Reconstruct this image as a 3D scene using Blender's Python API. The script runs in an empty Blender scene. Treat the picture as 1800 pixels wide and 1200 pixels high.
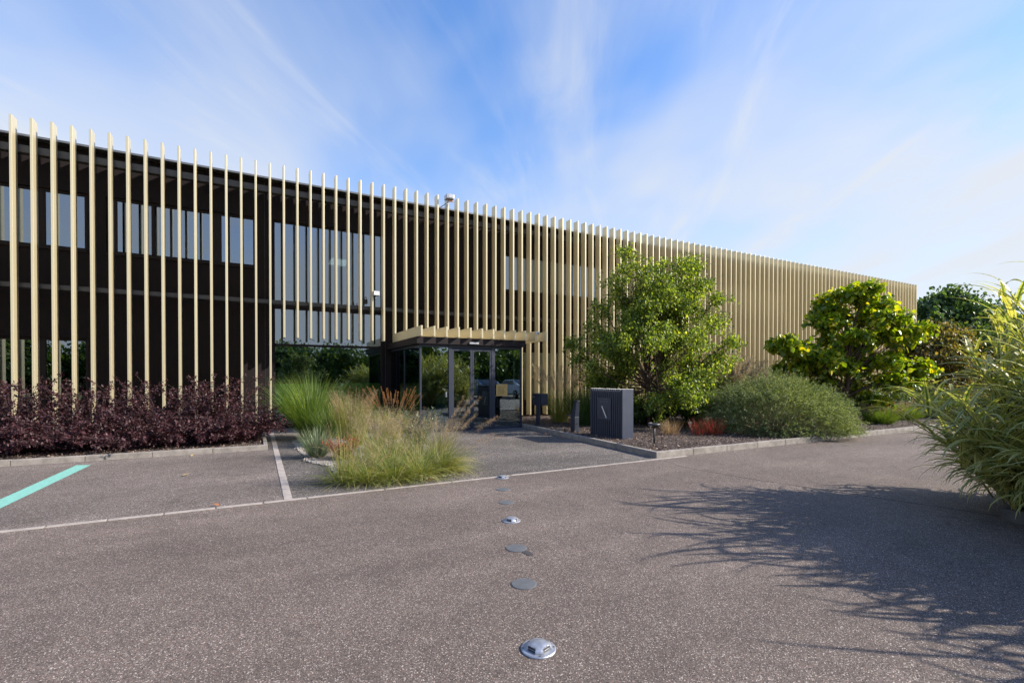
import bpy, bmesh, math, random
import numpy as np
from mathutils import Vector, Matrix

random.seed(7)
rng = np.random.default_rng(11)
R = math.radians
PI = math.pi
scene = bpy.context.scene
C = scene.collection

# ------------------------------------------------------------------ camera, sky, sun, exposure
cam_d = bpy.data.cameras.new('camera'); cam = bpy.data.objects.new('camera', cam_d); C.objects.link(cam)
cam.location = (0, 0, 1.55)
cam.rotation_euler = (R(89.5), 0, R(-28.0))
cam_d.sensor_width = 36; cam_d.lens = 16.8; cam_d.shift_y = 0.0396
cam_d.clip_start = 0.05; cam_d.clip_end = 2000
scene.camera = cam

SUN_AZ = math.atan2(0.86, -0.51)      # clockwise from +Y
SUN_EL = R(32.5)
world = bpy.data.worlds.new("World"); scene.world = world; world.use_nodes = True
wt = world.node_tree; wt.nodes.clear()
def wn(t, **k):
    n = wt.nodes.new(t)
    for a, b in k.items(): setattr(n, a, b)
    return n
wl = wt.links.new
sky = wn('ShaderNodeTexSky', sky_type='NISHITA'); sky.sun_disc = False
sky.sun_elevation = SUN_EL; sky.sun_rotation = SUN_AZ
sky.air_density = 1.0; sky.dust_density = 0.6; sky.ozone_density = 2.5
tc = wn('ShaderNodeTexCoord'); sep = wn('ShaderNodeSeparateXYZ'); wl(tc.outputs['Generated'], sep.inputs[0])
def wm(op, a, b=None, clamp=False):
    n = wn('ShaderNodeMath', operation=op); n.use_clamp = clamp
    for i, v in enumerate((a, b)):
        if v is None: continue
        if isinstance(v, (int, float)): n.inputs[i].default_value = v
        else: wl(v, n.inputs[i])
    return n.outputs[0]
zc = wm('MAXIMUM', sep.outputs[2], 0.0)
den = wm('ADD', zc, 0.16)
px = wm('DIVIDE', sep.outputs[0], den); py = wm('DIVIDE', sep.outputs[1], den)
comb = wn('ShaderNodeCombineXYZ'); wl(px, comb.inputs[0]); wl(py, comb.inputs[1])
def cloud(rot, sc, loc, detail, rough, dist, lo, hi, name):
    mp = wn('ShaderNodeMapping', vector_type='TEXTURE'); mp.inputs['Rotation'].default_value = (0, 0, R(rot)); mp.inputs['Scale'].default_value = sc
    mp.inputs['Location'].default_value = loc
    wl(comb.outputs[0], mp.inputs[0])
    n = wn('ShaderNodeTexNoise'); n.inputs['Scale'].default_value = 1; n.inputs['Detail'].default_value = detail
    n.inputs['Roughness'].default_value = rough; n.inputs['Distortion'].default_value = dist
    wl(mp.outputs[0], n.inputs['Vector'])
    m = wn('ShaderNodeMapRange'); m.interpolation_type = 'SMOOTHSTEP'
    m.inputs['From Min'].default_value = lo; m.inputs['From Max'].default_value = hi
    wl(n.outputs['Fac'], m.inputs['Value'])
    return m.outputs[0]
c1 = cloud(62, (1.7, 0.75, 1), (2.2, -0.6, 0), 7, 0.50, 0.5, 0.42, 0.74, 'big')
c2 = cloud(50, (0.9, 0.22, 1), (7.3, 2.2, 0), 8, 0.58, 0.7, 0.46, 0.80, 'wisps')
c3 = cloud(80, (1.9, 1.3, 1), (1.0, 5.0, 0), 4, 0.5, 0.2, 0.38, 0.62, 'veil')
# thin high veil: denser toward the horizon, and toward the sun side
hz = wn('ShaderNodeMapRange'); hz.interpolation_type = 'SMOOTHSTEP'
hz.inputs['From Min'].default_value = 0.72; hz.inputs['From Max'].default_value = 0.08
hz.inputs['To Min'].default_value = 0.0; hz.inputs['To Max'].default_value = 0.84; wl(zc, hz.inputs['Value'])
sx = wn('ShaderNodeMapRange'); sx.inputs['From Min'].default_value = 0.1; sx.inputs['From Max'].default_value = 1.0
sx.inputs['To Max'].default_value = 0.12; wl(sep.outputs[0], sx.inputs['Value'])
a = wm('MULTIPLY', c1, 0.42); b = wm('MULTIPLY', c2, 0.27); c = wm('MULTIPLY', c3, 0.50)
s = wm('ADD', wm('ADD', a, b), c)
s = wm('ADD', wm('MULTIPLY', s, 0.8), hz.outputs[0])
s = wm('ADD', s, sx.outputs[0])
cf = wn('ShaderNodeMapRange'); cf.interpolation_type = 'SMOOTHSTEP'
cf.inputs['From Min'].default_value = 0.0; cf.inputs['From Max'].default_value = 1.25
cf.inputs['To Max'].default_value = 0.97; wl(s, cf.inputs['Value'])
hs = wn('ShaderNodeHueSaturation'); hs.inputs['Hue'].default_value = 0.507; hs.inputs['Saturation'].default_value = 1.42; hs.inputs['Value'].default_value = 2.3
wl(sky.outputs[0], hs.inputs['Color'])
mix = wn('ShaderNodeMixRGB'); wl(cf.outputs[0], mix.inputs[0]); wl(hs.outputs[0], mix.inputs[1])
mix.inputs[2].default_value = (6.05, 6.35, 6.8, 1)
bg = wn('ShaderNodeBackground'); bg.inputs['Strength'].default_value = 0.075
wl(mix.outputs[0], bg.inputs[0])
wo = wn('ShaderNodeOutputWorld'); wl(bg.outputs[0], wo.inputs[0])

sd = bpy.data.lights.new('sun', 'SUN'); sd.energy = 5.0; sd.angle = R(0.53); sd.color = (1.0, 0.92, 0.80)
sun = bpy.data.objects.new('sun', sd); C.objects.link(sun)
tosun = Vector((0.86*math.cos(SUN_EL), -0.51*math.cos(SUN_EL), math.sin(SUN_EL)))
sun.rotation_euler = tosun.to_track_quat('Z', 'Y').to_euler()
vs = scene.view_settings
vs.view_transform = 'Standard'; vs.look = 'None'; vs.exposure = 0.80; vs.gamma = 1; vs.use_curve_mapping = False
scene.cycles.transparent_max_bounces = 24

# ------------------------------------------------------------------ materials
def newmat(name):
    m = bpy.data.materials.new(name); m.use_nodes = True; nt = m.node_tree
    return m, nt, nt.nodes['Principled BSDF'], nt.nodes['Material Output']
def node(nt, t, **k):
    n = nt.nodes.new(t)
    for a, b in k.items():
        if a in n.bl_rna.properties.keys(): setattr(n, a, b)
        else: n.inputs[a].default_value = b
    return n
def rgb(c): return (c[0], c[1], c[2], 1)
def ramp(nt, stops, interp='LINEAR'):
    r = nt.nodes.new('ShaderNodeValToRGB'); e = r.color_ramp.elements; r.color_ramp.interpolation = interp
    e[0].position, e[0].color = stops[0][0], rgb(stops[0][1]); e[1].position, e[1].color = stops[-1][0], rgb(stops[-1][1])
    for p, c in stops[1:-1]:
        x = e.new(p); x.color = rgb(c)
    return r
def objco(nt):
    return nt.nodes.new('ShaderNodeTexCoord').outputs['Object']

def plain(name, col, rough=0.6, metal=0.0, var=0.12, scale=3.0, spec=0.5, bump=0.0, bscale=60, coord_scale=(1,1,1)):
    m, nt, p, o = newmat(name); L = nt.links.new
    co = objco(nt)
    mp = nt.nodes.new('ShaderNodeMapping'); mp.inputs['Scale'].default_value = coord_scale; L(co, mp.inputs[0]); co = mp.outputs[0]
    n = node(nt, 'ShaderNodeTexNoise', Scale=scale, Detail=5.0, Roughness=0.6); L(co, n.inputs['Vector'])
    lo = tuple(c*(1-var) for c in col); hi = tuple(min(1, c*(1+var)) for c in col)
    r = ramp(nt, [(0.3, lo), (0.7, hi)]); L(n.outputs['Fac'], r.inputs[0]); L(r.outputs[0], p.inputs['Base Color'])
    mr = nt.nodes.new('ShaderNodeMapRange'); mr.inputs['To Min'].default_value = max(0, rough-0.08); mr.inputs['To Max'].default_value = min(1, rough+0.08)
    L(n.outputs['Fac'], mr.inputs['Value']); L(mr.outputs[0], p.inputs['Roughness'])
    p.inputs['Metallic'].default_value = metal; p.inputs['Specular IOR Level'].default_value = spec
    if bump:
        n2 = node(nt, 'ShaderNodeTexNoise', Scale=float(bscale), Detail=4.0); L(co, n2.inputs['Vector'])
        b = node(nt, 'ShaderNodeBump', Strength=bump, Distance=0.01); L(n2.outputs['Fac'], b.inputs['Height']); L(b.outputs[0], p.inputs['Normal'])
    return m

def asphalt(name, base, light, dark, pat, frac=0.12, stain=0.25, grain=95.0, brown=None):
    m, nt, p, o = newmat(name); L = nt.links.new
    co = objco(nt)
    wob = node(nt, 'ShaderNodeTexNoise', Scale=grain*0.9, Detail=1.0); L(co, wob.inputs['Vector'])
    addv = nt.nodes.new('ShaderNodeMixRGB'); addv.blend_type = 'ADD'; addv.inputs[0].default_value = 0.006
    L(co, addv.inputs[1]); L(wob.outputs['Color'], addv.inputs[2])
    v = node(nt, 'ShaderNodeTexVoronoi', Scale=float(grain)); L(addv.outputs[0], v.inputs['Vector'])
    sp = nt.nodes.new('ShaderNodeSeparateColor'); L(v.outputs['Color'], sp.inputs[0])
    b2 = brown or base
    r = ramp(nt, [(0.0, dark), (0.22, tuple(0.55*x for x in base)), (0.45, base), (0.62, b2), (0.80, tuple(1.25*x for x in base)), (1-frac, tuple(1.5*x for x in base)), (min(0.995, 1-frac*0.55), light), (1.0, light)])
    L(sp.outputs[0], r.inputs[0])
    # finer gravel between the stones
    v2 = node(nt, 'ShaderNodeTexVoronoi', Scale=grain*2.3); L(co, v2.inputs['Vector'])
    sp2 = nt.nodes.new('ShaderNodeSeparateColor'); L(v2.outputs['Color'], sp2.inputs[0])
    r2 = ramp(nt, [(0.0, (0.45,)*3), (1.0, (1.5,)*3)]); L(sp2.outputs[1], r2.inputs[0])
    mu = nt.nodes.new('ShaderNodeMixRGB'); mu.blend_type = 'MULTIPLY'; mu.inputs[0].default_value = 0.7
    L(r.outputs[0], mu.inputs[1]); L(r2.outputs[0], mu.inputs[2])
    # wide stains and wear
    n = node(nt, 'ShaderNodeTexNoise', Scale=0.55, Detail=7.0, Roughness=0.62, Distortion=0.6); L(co, n.inputs['Vector'])
    r3 = ramp(nt, [(0.28, (1-stain,)*3), (0.72, (1+stain,)*3)]); L(n.outputs['Fac'], r3.inputs[0])
    mu2 = nt.nodes.new('ShaderNodeMixRGB'); mu2.blend_type = 'MULTIPLY'; mu2.inputs[0].default_value = 1
    L(mu.outputs[0], mu2.inputs[1]); L(r3.outputs[0], mu2.inputs[2])
    n4 = node(nt, 'ShaderNodeTexNoise', Scale=4.0, Detail=6.0, Roughness=0.7); L(co, n4.inputs['Vector'])
    r4 = ramp(nt, [(0.3, (0.88,)*3), (0.7, (1.12,)*3)]); L(n4.outputs['Fac'], r4.inputs[0])
    mu3 = nt.nodes.new('ShaderNodeMixRGB'); mu3.blend_type = 'MULTIPLY'; mu3.inputs[0].default_value = 1
    L(mu2.outputs[0], mu3.inputs[1]); L(r4.outputs[0], mu3.inputs[2])
    mp5 = nt.nodes.new('ShaderNodeMapping'); mp5.inputs['Scale'].default_value = (0.10, 1.1, 1); mp5.inputs['Rotation'].default_value = (0, 0, 0.06); L(co, mp5.inputs[0])
    n5 = node(nt, 'ShaderNodeTexNoise', Scale=1.0, Detail=5.0, Roughness=0.55); L(mp5.outputs[0], n5.inputs['Vector'])
    r5 = ramp(nt, [(0.32, (0.84,)*3), (0.68, (1.14,)*3)]); L(n5.outputs['Fac'], r5.inputs[0])
    mu5 = nt.nodes.new('ShaderNodeMixRGB'); mu5.blend_type = 'MULTIPLY'; mu5.inputs[0].default_value = 1
    L(mu3.outputs[0], mu5.inputs[1]); L(r5.outputs[0], mu5.inputs[2])
    n6 = node(nt, 'ShaderNodeTexNoise', Scale=1.3, Detail=3.0, Roughness=0.7, Distortion=1.5); L(co, n6.inputs['Vector'])
    r6 = ramp(nt, [(0.64, (1.0,)*3), (0.74, (0.72,)*3)]); L(n6.outputs['Fac'], r6.inputs[0])
    mu6 = nt.nodes.new('ShaderNodeMixRGB'); mu6.blend_type = 'MULTIPLY'; mu6.inputs[0].default_value = 1
    L(mu5.outputs[0], mu6.inputs[1]); L(r6.outputs[0], mu6.inputs[2])
    L(mu6.outputs[0], p.inputs['Base Color'])
    p.inputs['Roughness'].default_value = 0.82; p.inputs['Specular IOR Level'].default_value = 0.35
    ma = nt.nodes.new('ShaderNodeMath'); ma.operation = 'ADD'
    L(v.outputs['Distance'], ma.inputs[0]); L(sp2.outputs[0], ma.inputs[1])
    b = node(nt, 'ShaderNodeBump', Strength=0.55, Distance=0.004); L(ma.outputs[0], b.inputs['Height']); L(b.outputs[0], p.inputs['Normal'])
    return m

def leafmat(name, cols, trans=0.35, rough=0.45, spec=0.4, tcol=None, clump=0.0):
    """cols: list of (pos, colour) looked up per leaf island"""
    m, nt, p, o = newmat(name); L = nt.links.new
    g = nt.nodes.new('ShaderNodeNewGeometry')
    r = ramp(nt, cols); L(g.outputs['Random Per Island'], r.inputs[0])
    n = node(nt, 'ShaderNodeTexNoise', Scale=1.6, Detail=2.0); L(objco(nt), n.inputs['Vector'])
    rr = ramp(nt, [(0.35, (0.72, 0.78, 0.8)), (0.65, (1.3, 1.2, 1.1))]); L(n.outputs['Fac'], rr.inputs[0])
    mu = nt.nodes.new('ShaderNodeMixRGB'); mu.blend_type = 'MULTIPLY'; mu.inputs[0].default_value = 0.7
    L(r.outputs[0], mu.inputs[1]); L(rr.outputs[0], mu.inputs[2])
    L(mu.outputs[0], p.inputs['Base Color']); p.inputs['Roughness'].default_value = rough; p.inputs['Specular IOR Level'].default_value = spec
    t = nt.nodes.new('ShaderNodeBsdfTranslucent')
    mt = nt.nodes.new('ShaderNodeMixRGB'); mt.blend_type = 'MULTIPLY'; mt.inputs[0].default_value = 1
    mt.inputs[2].default_value = rgb(tcol or (1.9, 1.9, 0.6)); L(mu.outputs[0], mt.inputs[1]); L(mt.outputs[0], t.inputs[0])
    ms = nt.nodes.new('ShaderNodeMixShader'); ms.inputs[0].default_value = trans
    L(p.outputs[0], ms.inputs[1]); L(t.outputs[0], ms.inputs[2]); L(ms.outputs[0], o.inputs[0])
    return m

def glassmat(name, tint=(0.30, 0.36, 0.36), refl=0.28, grazing=0.9, rough=0.0, rtint=(0.78, 0.88, 1.0)):
    m, nt, p, o = newmat(name); L = nt.links.new
    nt.nodes.remove(p)
    tr = nt.nodes.new('ShaderNodeBsdfTransparent'); tr.inputs[0].default_value = rgb(tint)
    gl = nt.nodes.new('ShaderNodeBsdfGlossy'); gl.inputs['Roughness'].default_value = rough; gl.inputs['Color'].default_value = rgb(rtint)
    n = node(nt, 'ShaderNodeTexNoise', Scale=0.8, Detail=1.0); L(objco(nt), n.inputs['Vector'])
    bmp = node(nt, 'ShaderNodeBump', Strength=0.03, Distance=0.02); L(n.outputs['Fac'], bmp.inputs['Height']); L(bmp.outputs[0], gl.inputs['Normal'])
    lw = nt.nodes.new('ShaderNodeLayerWeight'); lw.inputs[0].default_value = 0.35
    mr = nt.nodes.new('ShaderNodeMapRange'); mr.inputs['To Min'].default_value = refl; mr.inputs['To Max'].default_value = grazing
    L(lw.outputs['Fresnel'], mr.inputs['Value'])
    ms = nt.nodes.new('ShaderNodeMixShader'); L(mr.outputs[0], ms.inputs[0]); L(tr.outputs[0], ms.inputs[1]); L(gl.outputs[0], ms.inputs[2])
    L(ms.outputs[0], o.inputs[0])
    return m

M = {}
M['road'] = asphalt('road_asphalt', (0.138, 0.113, 0.096), (0.58, 0.50, 0.44), (0.028, 0.022, 0.02), 0, frac=0.07, stain=0.17, grain=215, brown=(0.18, 0.118, 0.096))
M['parking'] = asphalt('parking_asphalt', (0.156, 0.125, 0.108), (0.46, 0.43, 0.40), (0.06, 0.052, 0.048), 0, frac=0.08, stain=0.22, grain=130)
M['entry'] = asphalt('entry_asphalt', (0.110, 0.093, 0.082), (0.42, 0.40, 0.37), (0.035, 0.033, 0.033), 0, frac=0.10, stain=0.38, grain=110)
M['concrete'] = plain('kerb_concrete', (0.25, 0.225, 0.20), 0.9, var=0.3, scale=6, bump=0.35, bscale=90)
M['sett'] = plain('sett_concrete', (0.33, 0.29, 0.26), 0.9, var=0.22, scale=9, bump=0.3, bscale=80)
M['mulch'] = plain('mulch_soil', (0.055, 0.038, 0.03), 1.0, var=0.5, scale=45, bump=1.0, bscale=60)
M['gravel'] = plain('pale_gravel', (0.20, 0.17, 0.15), 1.0, var=0.4, scale=70, bump=1.0, bscale=90)
M['lawn'] = plain('lawn_grass', (0.06, 0.16, 0.018), 0.9, var=0.3, scale=2.0, bump=0.6, bscale=30)
M['field'] = plain('field_soil', (0.08, 0.11, 0.035), 1.0, var=0.3, scale=0.3)
M['teal'] = plain('teal_paint', (0.19, 0.45, 0.38), 0.75, var=0.2, scale=40, bump=0.3, bscale=120)
M['wall'] = plain('dark_cladding', (0.019, 0.0155, 0.0165), 0.85, var=0.12, scale=2, spec=0.06)
M['coping'] = plain('coping_metal', (0.16, 0.17, 0.19), 0.45, metal=0.6, var=0.1)
M['rail'] = plain('rail_metal', (0.055, 0.055, 0.06), 0.5, metal=0.3, var=0.12)
M['frame'] = plain('window_frame_metal', (0.022, 0.018, 0.019), 0.7, var=0.1, spec=.15)
M['slate'] = plain('slate_blue_coating', (0.020, 0.026, 0.045), 0.5, var=0.08, scale=8, spec=0.5)
M['slatesign'] = plain('sign_blue_coating', (0.038, 0.048, 0.078), 0.38, var=0.06, scale=8, spec=0.9)
M['steel'] = plain('brushed_steel', (0.42, 0.43, 0.44), 0.38, metal=0.9, var=0.1, scale=30)
M['alu'] = plain('cast_aluminium', (0.42, 0.43, 0.46), 0.42, metal=0.7, var=0.22, scale=28, bump=0.2, bscale=150)
M['disc'] = plain('disc_grey_metal', (0.12, 0.125, 0.13), 0.55, metal=0.2, var=0.15, scale=12)
M['lens'] = plain('reflector_lens', (0.012, 0.012, 0.013), 0.35, var=0.1)
M['white'] = plain('white_plastic', (0.75, 0.75, 0.74), 0.45, var=0.03)
M['black'] = plain('black_rubber', (0.012, 0.012, 0.012), 0.6, var=0.1)
M['brass'] = plain('brass_plate', (0.50, 0.36, 0.15), 0.42, metal=0.7, var=0.15, scale=10)
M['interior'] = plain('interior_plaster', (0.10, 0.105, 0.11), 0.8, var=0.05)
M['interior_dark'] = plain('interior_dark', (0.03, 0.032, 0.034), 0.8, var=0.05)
M['tealpanel'] = plain('interior_teal', (0.05, 0.13, 0.13), 0.4, var=0.1)
M['gravelstone'] = plain('pebble_stone', (0.30, 0.27, 0.24), 0.8, var=0.3, scale=8)
M['woodstake'] = plain('orange_wood', (0.48, 0.20, 0.07), 0.7, var=0.2, scale=20)
M['rock'] = plain('grey_rock', (0.16, 0.155, 0.145), 0.9, var=0.3, scale=7, bump=0.6, bscale=30)
M['bark'] = plain('brown_bark', (0.10, 0.065, 0.045), 0.9, var=0.4, scale=20, bump=0.6, bscale=60)
M['birchbark'] = plain('peeling_bark', (0.26, 0.15, 0.10), 0.8, var=0.5, scale=14, bump=0.6, bscale=40)
M['darkstem'] = plain('dark_stem', (0.035, 0.02, 0.02), 0.8, var=0.3, scale=20)
M['greenstem'] = plain('green_stem', (0.14, 0.15, 0.055), 0.7, var=0.3, scale=12)
M['drystem'] = plain('dry_stem', (0.30, 0.23, 0.12), 0.8, var=0.3, scale=12)
M['glass'] = glassmat('mirror_glass', tint=(0.24, 0.29, 0.30), refl=0.24, grazing=0.95)
M['glasslow'] = glassmat('clear_glass', tint=(0.70, 0.80, 0.75), refl=0.17, grazing=0.9)

def finmat():
    m, nt, p, o = newmat('champagne_anodised'); L = nt.links.new
    co = objco(nt); mp = nt.nodes.new('ShaderNodeMapping'); mp.inputs['Scale'].default_value = (1, 1, 0.12); L(co, mp.inputs[0])
    n = node(nt, 'ShaderNodeTexNoise', Scale=5.0, Detail=6.0, Roughness=0.65); L(mp.outputs[0], n.inputs['Vector'])
    r = ramp(nt, [(0.2, (0.625, 0.545, 0.36)), (0.5, (0.65, 0.57, 0.38)), (0.8, (0.675, 0.595, 0.405))]); L(n.outputs['Fac'], r.inputs[0])
    oi = nt.nodes.new('ShaderNodeObjectInfo')
    rv = ramp(nt, [(0, (0.94,)*3), (1, (1.05,)*3)]); L(oi.outputs['Random'], rv.inputs[0])
    mu = nt.nodes.new('ShaderNodeMixRGB'); mu.blend_type = 'MULTIPLY'; mu.inputs[0].default_value = 1
    L(r.outputs[0], mu.inputs[1]); L(rv.outputs[0], mu.inputs[2]); L(mu.outputs[0], p.inputs['Base Color'])
    p.inputs['Metallic'].default_value = 0.45; p.inputs['Roughness'].default_value = 0.34
    return m
M['fin'] = finmat()

def emis(name, col, st):
    m, nt, p, o = newmat(name)
    p.inputs['Emission Color'].default_value = rgb(col); p.inputs['Emission Strength'].default_value = st
    p.inputs['Base Color'].default_value = rgb(col)
    return m
M['lamp'] = emis('light_panel', (1, 0.95, 0.85), 2.2)

# ------------------------------------------------------------------ builders
def tag(o, label=None, cat=None, group=None, kind=None):
    if label: o['label'] = label
    if cat: o['category'] = cat
    if group: o['group'] = group
    if kind: o['kind'] = kind
    return o
def empty(name, loc, label, cat, group=None, rz=0):
    o = bpy.data.objects.new(name, None); C.objects.link(o); o.location = loc; o.rotation_euler = (0, 0, rz)
    o.empty_display_size = 0.2
    return tag(o, label, cat, group)
def link(name, me, mat, parent=None):
    o = bpy.data.objects.new(name, me); C.objects.link(o)
    if mat is not None and not me.materials: me.materials.append(mat)
    if parent is not None: o.parent = parent
    return o

class MB:
    def __init__(s): s.v = []; s.f = []; s.off = Vector((0, 0, 0))
    def add(s, vs, fs):
        n = len(s.v); s.v += [tuple(Vector(v) - s.off) for v in vs]; s.f += [tuple(n+i for i in f) for f in fs]
    def box(s, x0, x1, y0, y1, z0, z1):
        s.add([(x0,y0,z0),(x1,y0,z0),(x1,y1,z0),(x0,y1,z0),(x0,y0,z1),(x1,y0,z1),(x1,y1,z1),(x0,y1,z1)],
              [(0,3,2,1),(4,5,6,7),(0,1,5,4),(1,2,6,5),(2,3,7,6),(3,0,4,7)]); return s
    def quad(s, a, b, c, d): s.add([a,b,c,d], [(0,1,2,3)]); return s
    def tube(s, pts, rad, n=6, caps=True):
        pts = [Vector(p) for p in pts]
        if not hasattr(rad, '__len__'): rad = [rad]*len(pts)
        vs = []; up = Vector((0, 0, 1)); k = len(pts)
        prev = None
        for i, p in enumerate(pts):
            t = (pts[min(i+1, k-1)] - pts[max(i-1, 0)]); t = t.normalized() if t.length > 1e-9 else up
            if prev is None:
                a = t.cross(Vector((1, 0, 0)) if abs(t.x) < 0.8 else Vector((0, 1, 0))).normalized()
            else:
                a = (prev - t*prev.dot(t)).normalized()
            prev = a; b = t.cross(a)
            for j in range(n):
                th = 2*PI*j/n; vs.append(p + (a*math.cos(th) + b*math.sin(th))*rad[i])
        fs = [(i*n+j, i*n+(j+1) % n, (i+1)*n+(j+1) % n, (i+1)*n+j) for i in range(k-1) for j in range(n)]
        if caps: fs += [tuple(range(n-1, -1, -1)), tuple((k-1)*n+j for j in range(n))]
        s.add(vs, fs); return s
    def lathe(s, prof, c=(0, 0, 0), n=32):
        vs = []; k = len(prof)
        for r, z in prof:
            for j in range(n):
                th = 2*PI*j/n; vs.append((c[0]+r*math.cos(th), c[1]+r*math.sin(th), c[2]+z))
        fs = [(i*n+j, i*n+(j+1) % n, (i+1)*n+(j+1) % n, (i+1)*n+j) for i in range(k-1) for j in range(n)]
        fs += [tuple(range(n-1, -1, -1)), tuple((k-1)*n+j for j in range(n))]
        s.add(vs, fs); return s
    def prism(s, poly, z0, z1):
        n = len(poly)
        s.add([(x, y, z0) for x, y in poly] + [(x, y, z1) for x, y in poly],
              [tuple(range(n-1, -1, -1)), tuple(range(n, 2*n))] + [(i, (i+1) % n, n+(i+1) % n, n+i) for i in range(n)]); return s
    def mesh(s, name, smooth=False):
        me = bpy.data.meshes.new(name); me.from_pydata(s.v, [], s.f); me.update()
        if smooth:
            for p in me.polygons: p.use_smooth = True
        return me
    def build(s, name, mat, parent=None, bevel=0, smooth=False, seg=2):
        if parent is not None: pass
        o = link(name, s.mesh(name, smooth), mat, parent)
        if bevel:
            b = o.modifiers.new('bevel', 'BEVEL'); b.width = bevel; b.segments = seg; b.limit_method = 'ANGLE'; b.angle_limit = R(40)
        return o

def npmesh(name, V, F, smooth=False, uv=None):
    """V (N,3), F (M,4) quads"""
    me = bpy.data.meshes.new(name)
    me.vertices.add(len(V)); me.vertices.foreach_set('co', np.ascontiguousarray(V, dtype=np.float32).ravel())
    me.loops.add(F.size); me.loops.foreach_set('vertex_index', np.ascontiguousarray(F, dtype=np.int32).ravel())
    me.polygons.add(len(F)); me.polygons.foreach_set('loop_start', np.arange(0, F.size, F.shape[1], dtype=np.int32))
    me.polygons.foreach_set('loop_total', np.full(len(F), F.shape[1], dtype=np.int32))
    if uv is not None:
        l = me.uv_layers.new(name='UVMap'); l.data.foreach_set('uv', np.ascontiguousarray(uv[F.ravel()], dtype=np.float32).ravel())
    me.update(calc_edges=True); me.validate()
    if smooth: me.polygons.foreach_set('use_smooth', np.ones(len(F), dtype=bool))
    return me
def nrm(a): return a/np.maximum(np.linalg.norm(a, axis=-1, keepdims=True), 1e-9)
def rdir(n): return nrm(rng.normal(size=(n, 3)))

def leaves(pos, d, up, Ln, Wd, fold=0.25, curl=0.15):
    """pointed oval folded leaves: pos base (N,3), d direction, up normal hint"""
    n = len(pos); d = nrm(d); s = nrm(np.cross(d, up)); u = nrm(np.cross(s, d))
    L = np.broadcast_to(np.asarray(Ln, float), (n,))[:, None]; W = np.broadcast_to(np.asarray(Wd, float), (n,))[:, None]/2
    b = pos; t = pos + d*L - u*L*curl
    m = pos + d*L*0.45
    l1 = pos + d*L*0.28 - s*W*0.85 + u*W*fold; r1 = pos + d*L*0.28 + s*W*0.85 + u*W*fold
    l2 = pos + d*L*0.62 - s*W*0.8 + u*(W*fold*0.6 - L*curl*0.4); r2 = pos + d*L*0.62 + s*W*0.8 + u*(W*fold*0.6 - L*curl*0.4)
    V = np.stack([b, l1, l2, t, r2, r1], 1).reshape(-1, 3)
    k = np.arange(n)[:, None]*6
    F = np.concatenate([k+np.array([[0, 3, 2, 1]]), k+np.array([[0, 5, 4, 3]])], 0)
    return V, F
def cat(*vf):
    Vs, Fs, n = [], [], 0
    for V, F in vf: Vs.append(V); Fs.append(F+n); n += len(V)
    return np.concatenate(Vs), np.concatenate(Fs)

def arcs(base, az, a0, a1, L, S=7, pw=1.5):
    """curves that start at angle a0 from vertical and end at a1 from vertical, heading az"""
    n = len(base); t = np.linspace(0, 1, S+1)[None, :]
    ang = a0[:, None] + (a1-a0)[:, None]*t**pw
    h = np.stack([np.cos(az), np.sin(az)], -1)[:, None, :]
    step = (L/S)[:, None]
    dx = np.sin(ang)*step; dz = np.cos(ang)*step
    cx = np.concatenate([np.zeros((n, 1)), np.cumsum((dx[:, :-1]+dx[:, 1:])/2, 1)], 1)
    cz = np.concatenate([np.zeros((n, 1)), np.cumsum((dz[:, :-1]+dz[:, 1:])/2, 1)], 1)
    return np.concatenate([base[:, None, :2] + h*cx[..., None], (base[:, None, 2]+cz)[..., None]], -1)

def ribbons(P, W, taper=0.8, wide=False, twist=0.4):
    """flat tapering blades along P (N,S,3); returns V,F,UV"""
    n, S = P.shape[:2]
    T = nrm(np.gradient(P, axis=1)); h = nrm(np.cross(T, np.array([0, 0, 1.0])) + 1e-6)
    r = rng.uniform(-twist, twist, n)[:, None, None]
    nn = np.cross(h, T); s = nrm(h*np.cos(r) + nn*np.sin(r)); nn = np.cross(s, T)
    t = np.linspace(0, 1, S)
    prof = np.minimum(1, 0.35+t*6)*np.clip((1-t)/taper, 0, 1)**0.7 + 0.03
    w = np.broadcast_to(np.asarray(W, float), (n,))[:, None, None]*prof[None, :, None]/2
    if wide:
        cols = [P - s*w + nn*w*0.35, P, P + s*w + nn*w*0.35]
    else: cols = [P - s*w, P + s*w]
    c = len(cols)
    V = np.stack(cols, 2).reshape(-1, 3)
    i = (np.arange(n)[:, None, None]*S + np.arange(S-1)[None, :, None])*c + np.arange(c-1)[None, None, :]
    i = i.ravel(); F = np.stack([i, i+1, i+c+1, i+c], 1)
    U = np.broadcast_to(np.linspace(0, 1, c)[None, None, :], (n, S, c)); Vv = np.broadcast_to(t[None, :, None], (n, S, c))
    return V, F, np.stack([U.ravel(), Vv.ravel()], -1)
def samp(P, idx, t):
    S = P.shape[1]-1; f = t*S; i = np.minimum(f.astype(int), S-1); w = (f-i)[:, None]
    a = P[idx, i]; b = P[idx, i+1]; return a*(1-w)+b*w, nrm(b-a)
def npobj(name, VF, mat, parent, smooth=False, uv=None, loc=(0, 0, 0)):
    V = VF[0] - np.array(loc, float)
    return link(name, npmesh(name, V, VF[1], smooth, uv), mat, parent)
def disk(n, r, c=(0, 0, 0), pw=0.5):
    a = rng.uniform(0, 2*PI, n); q = r*rng.uniform(0, 1, n)**pw
    return np.stack([c[0]+q*np.cos(a), c[1]+q*np.sin(a), np.full(n, c[2])], 1), a, q/max(r, 1e-6)

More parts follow.
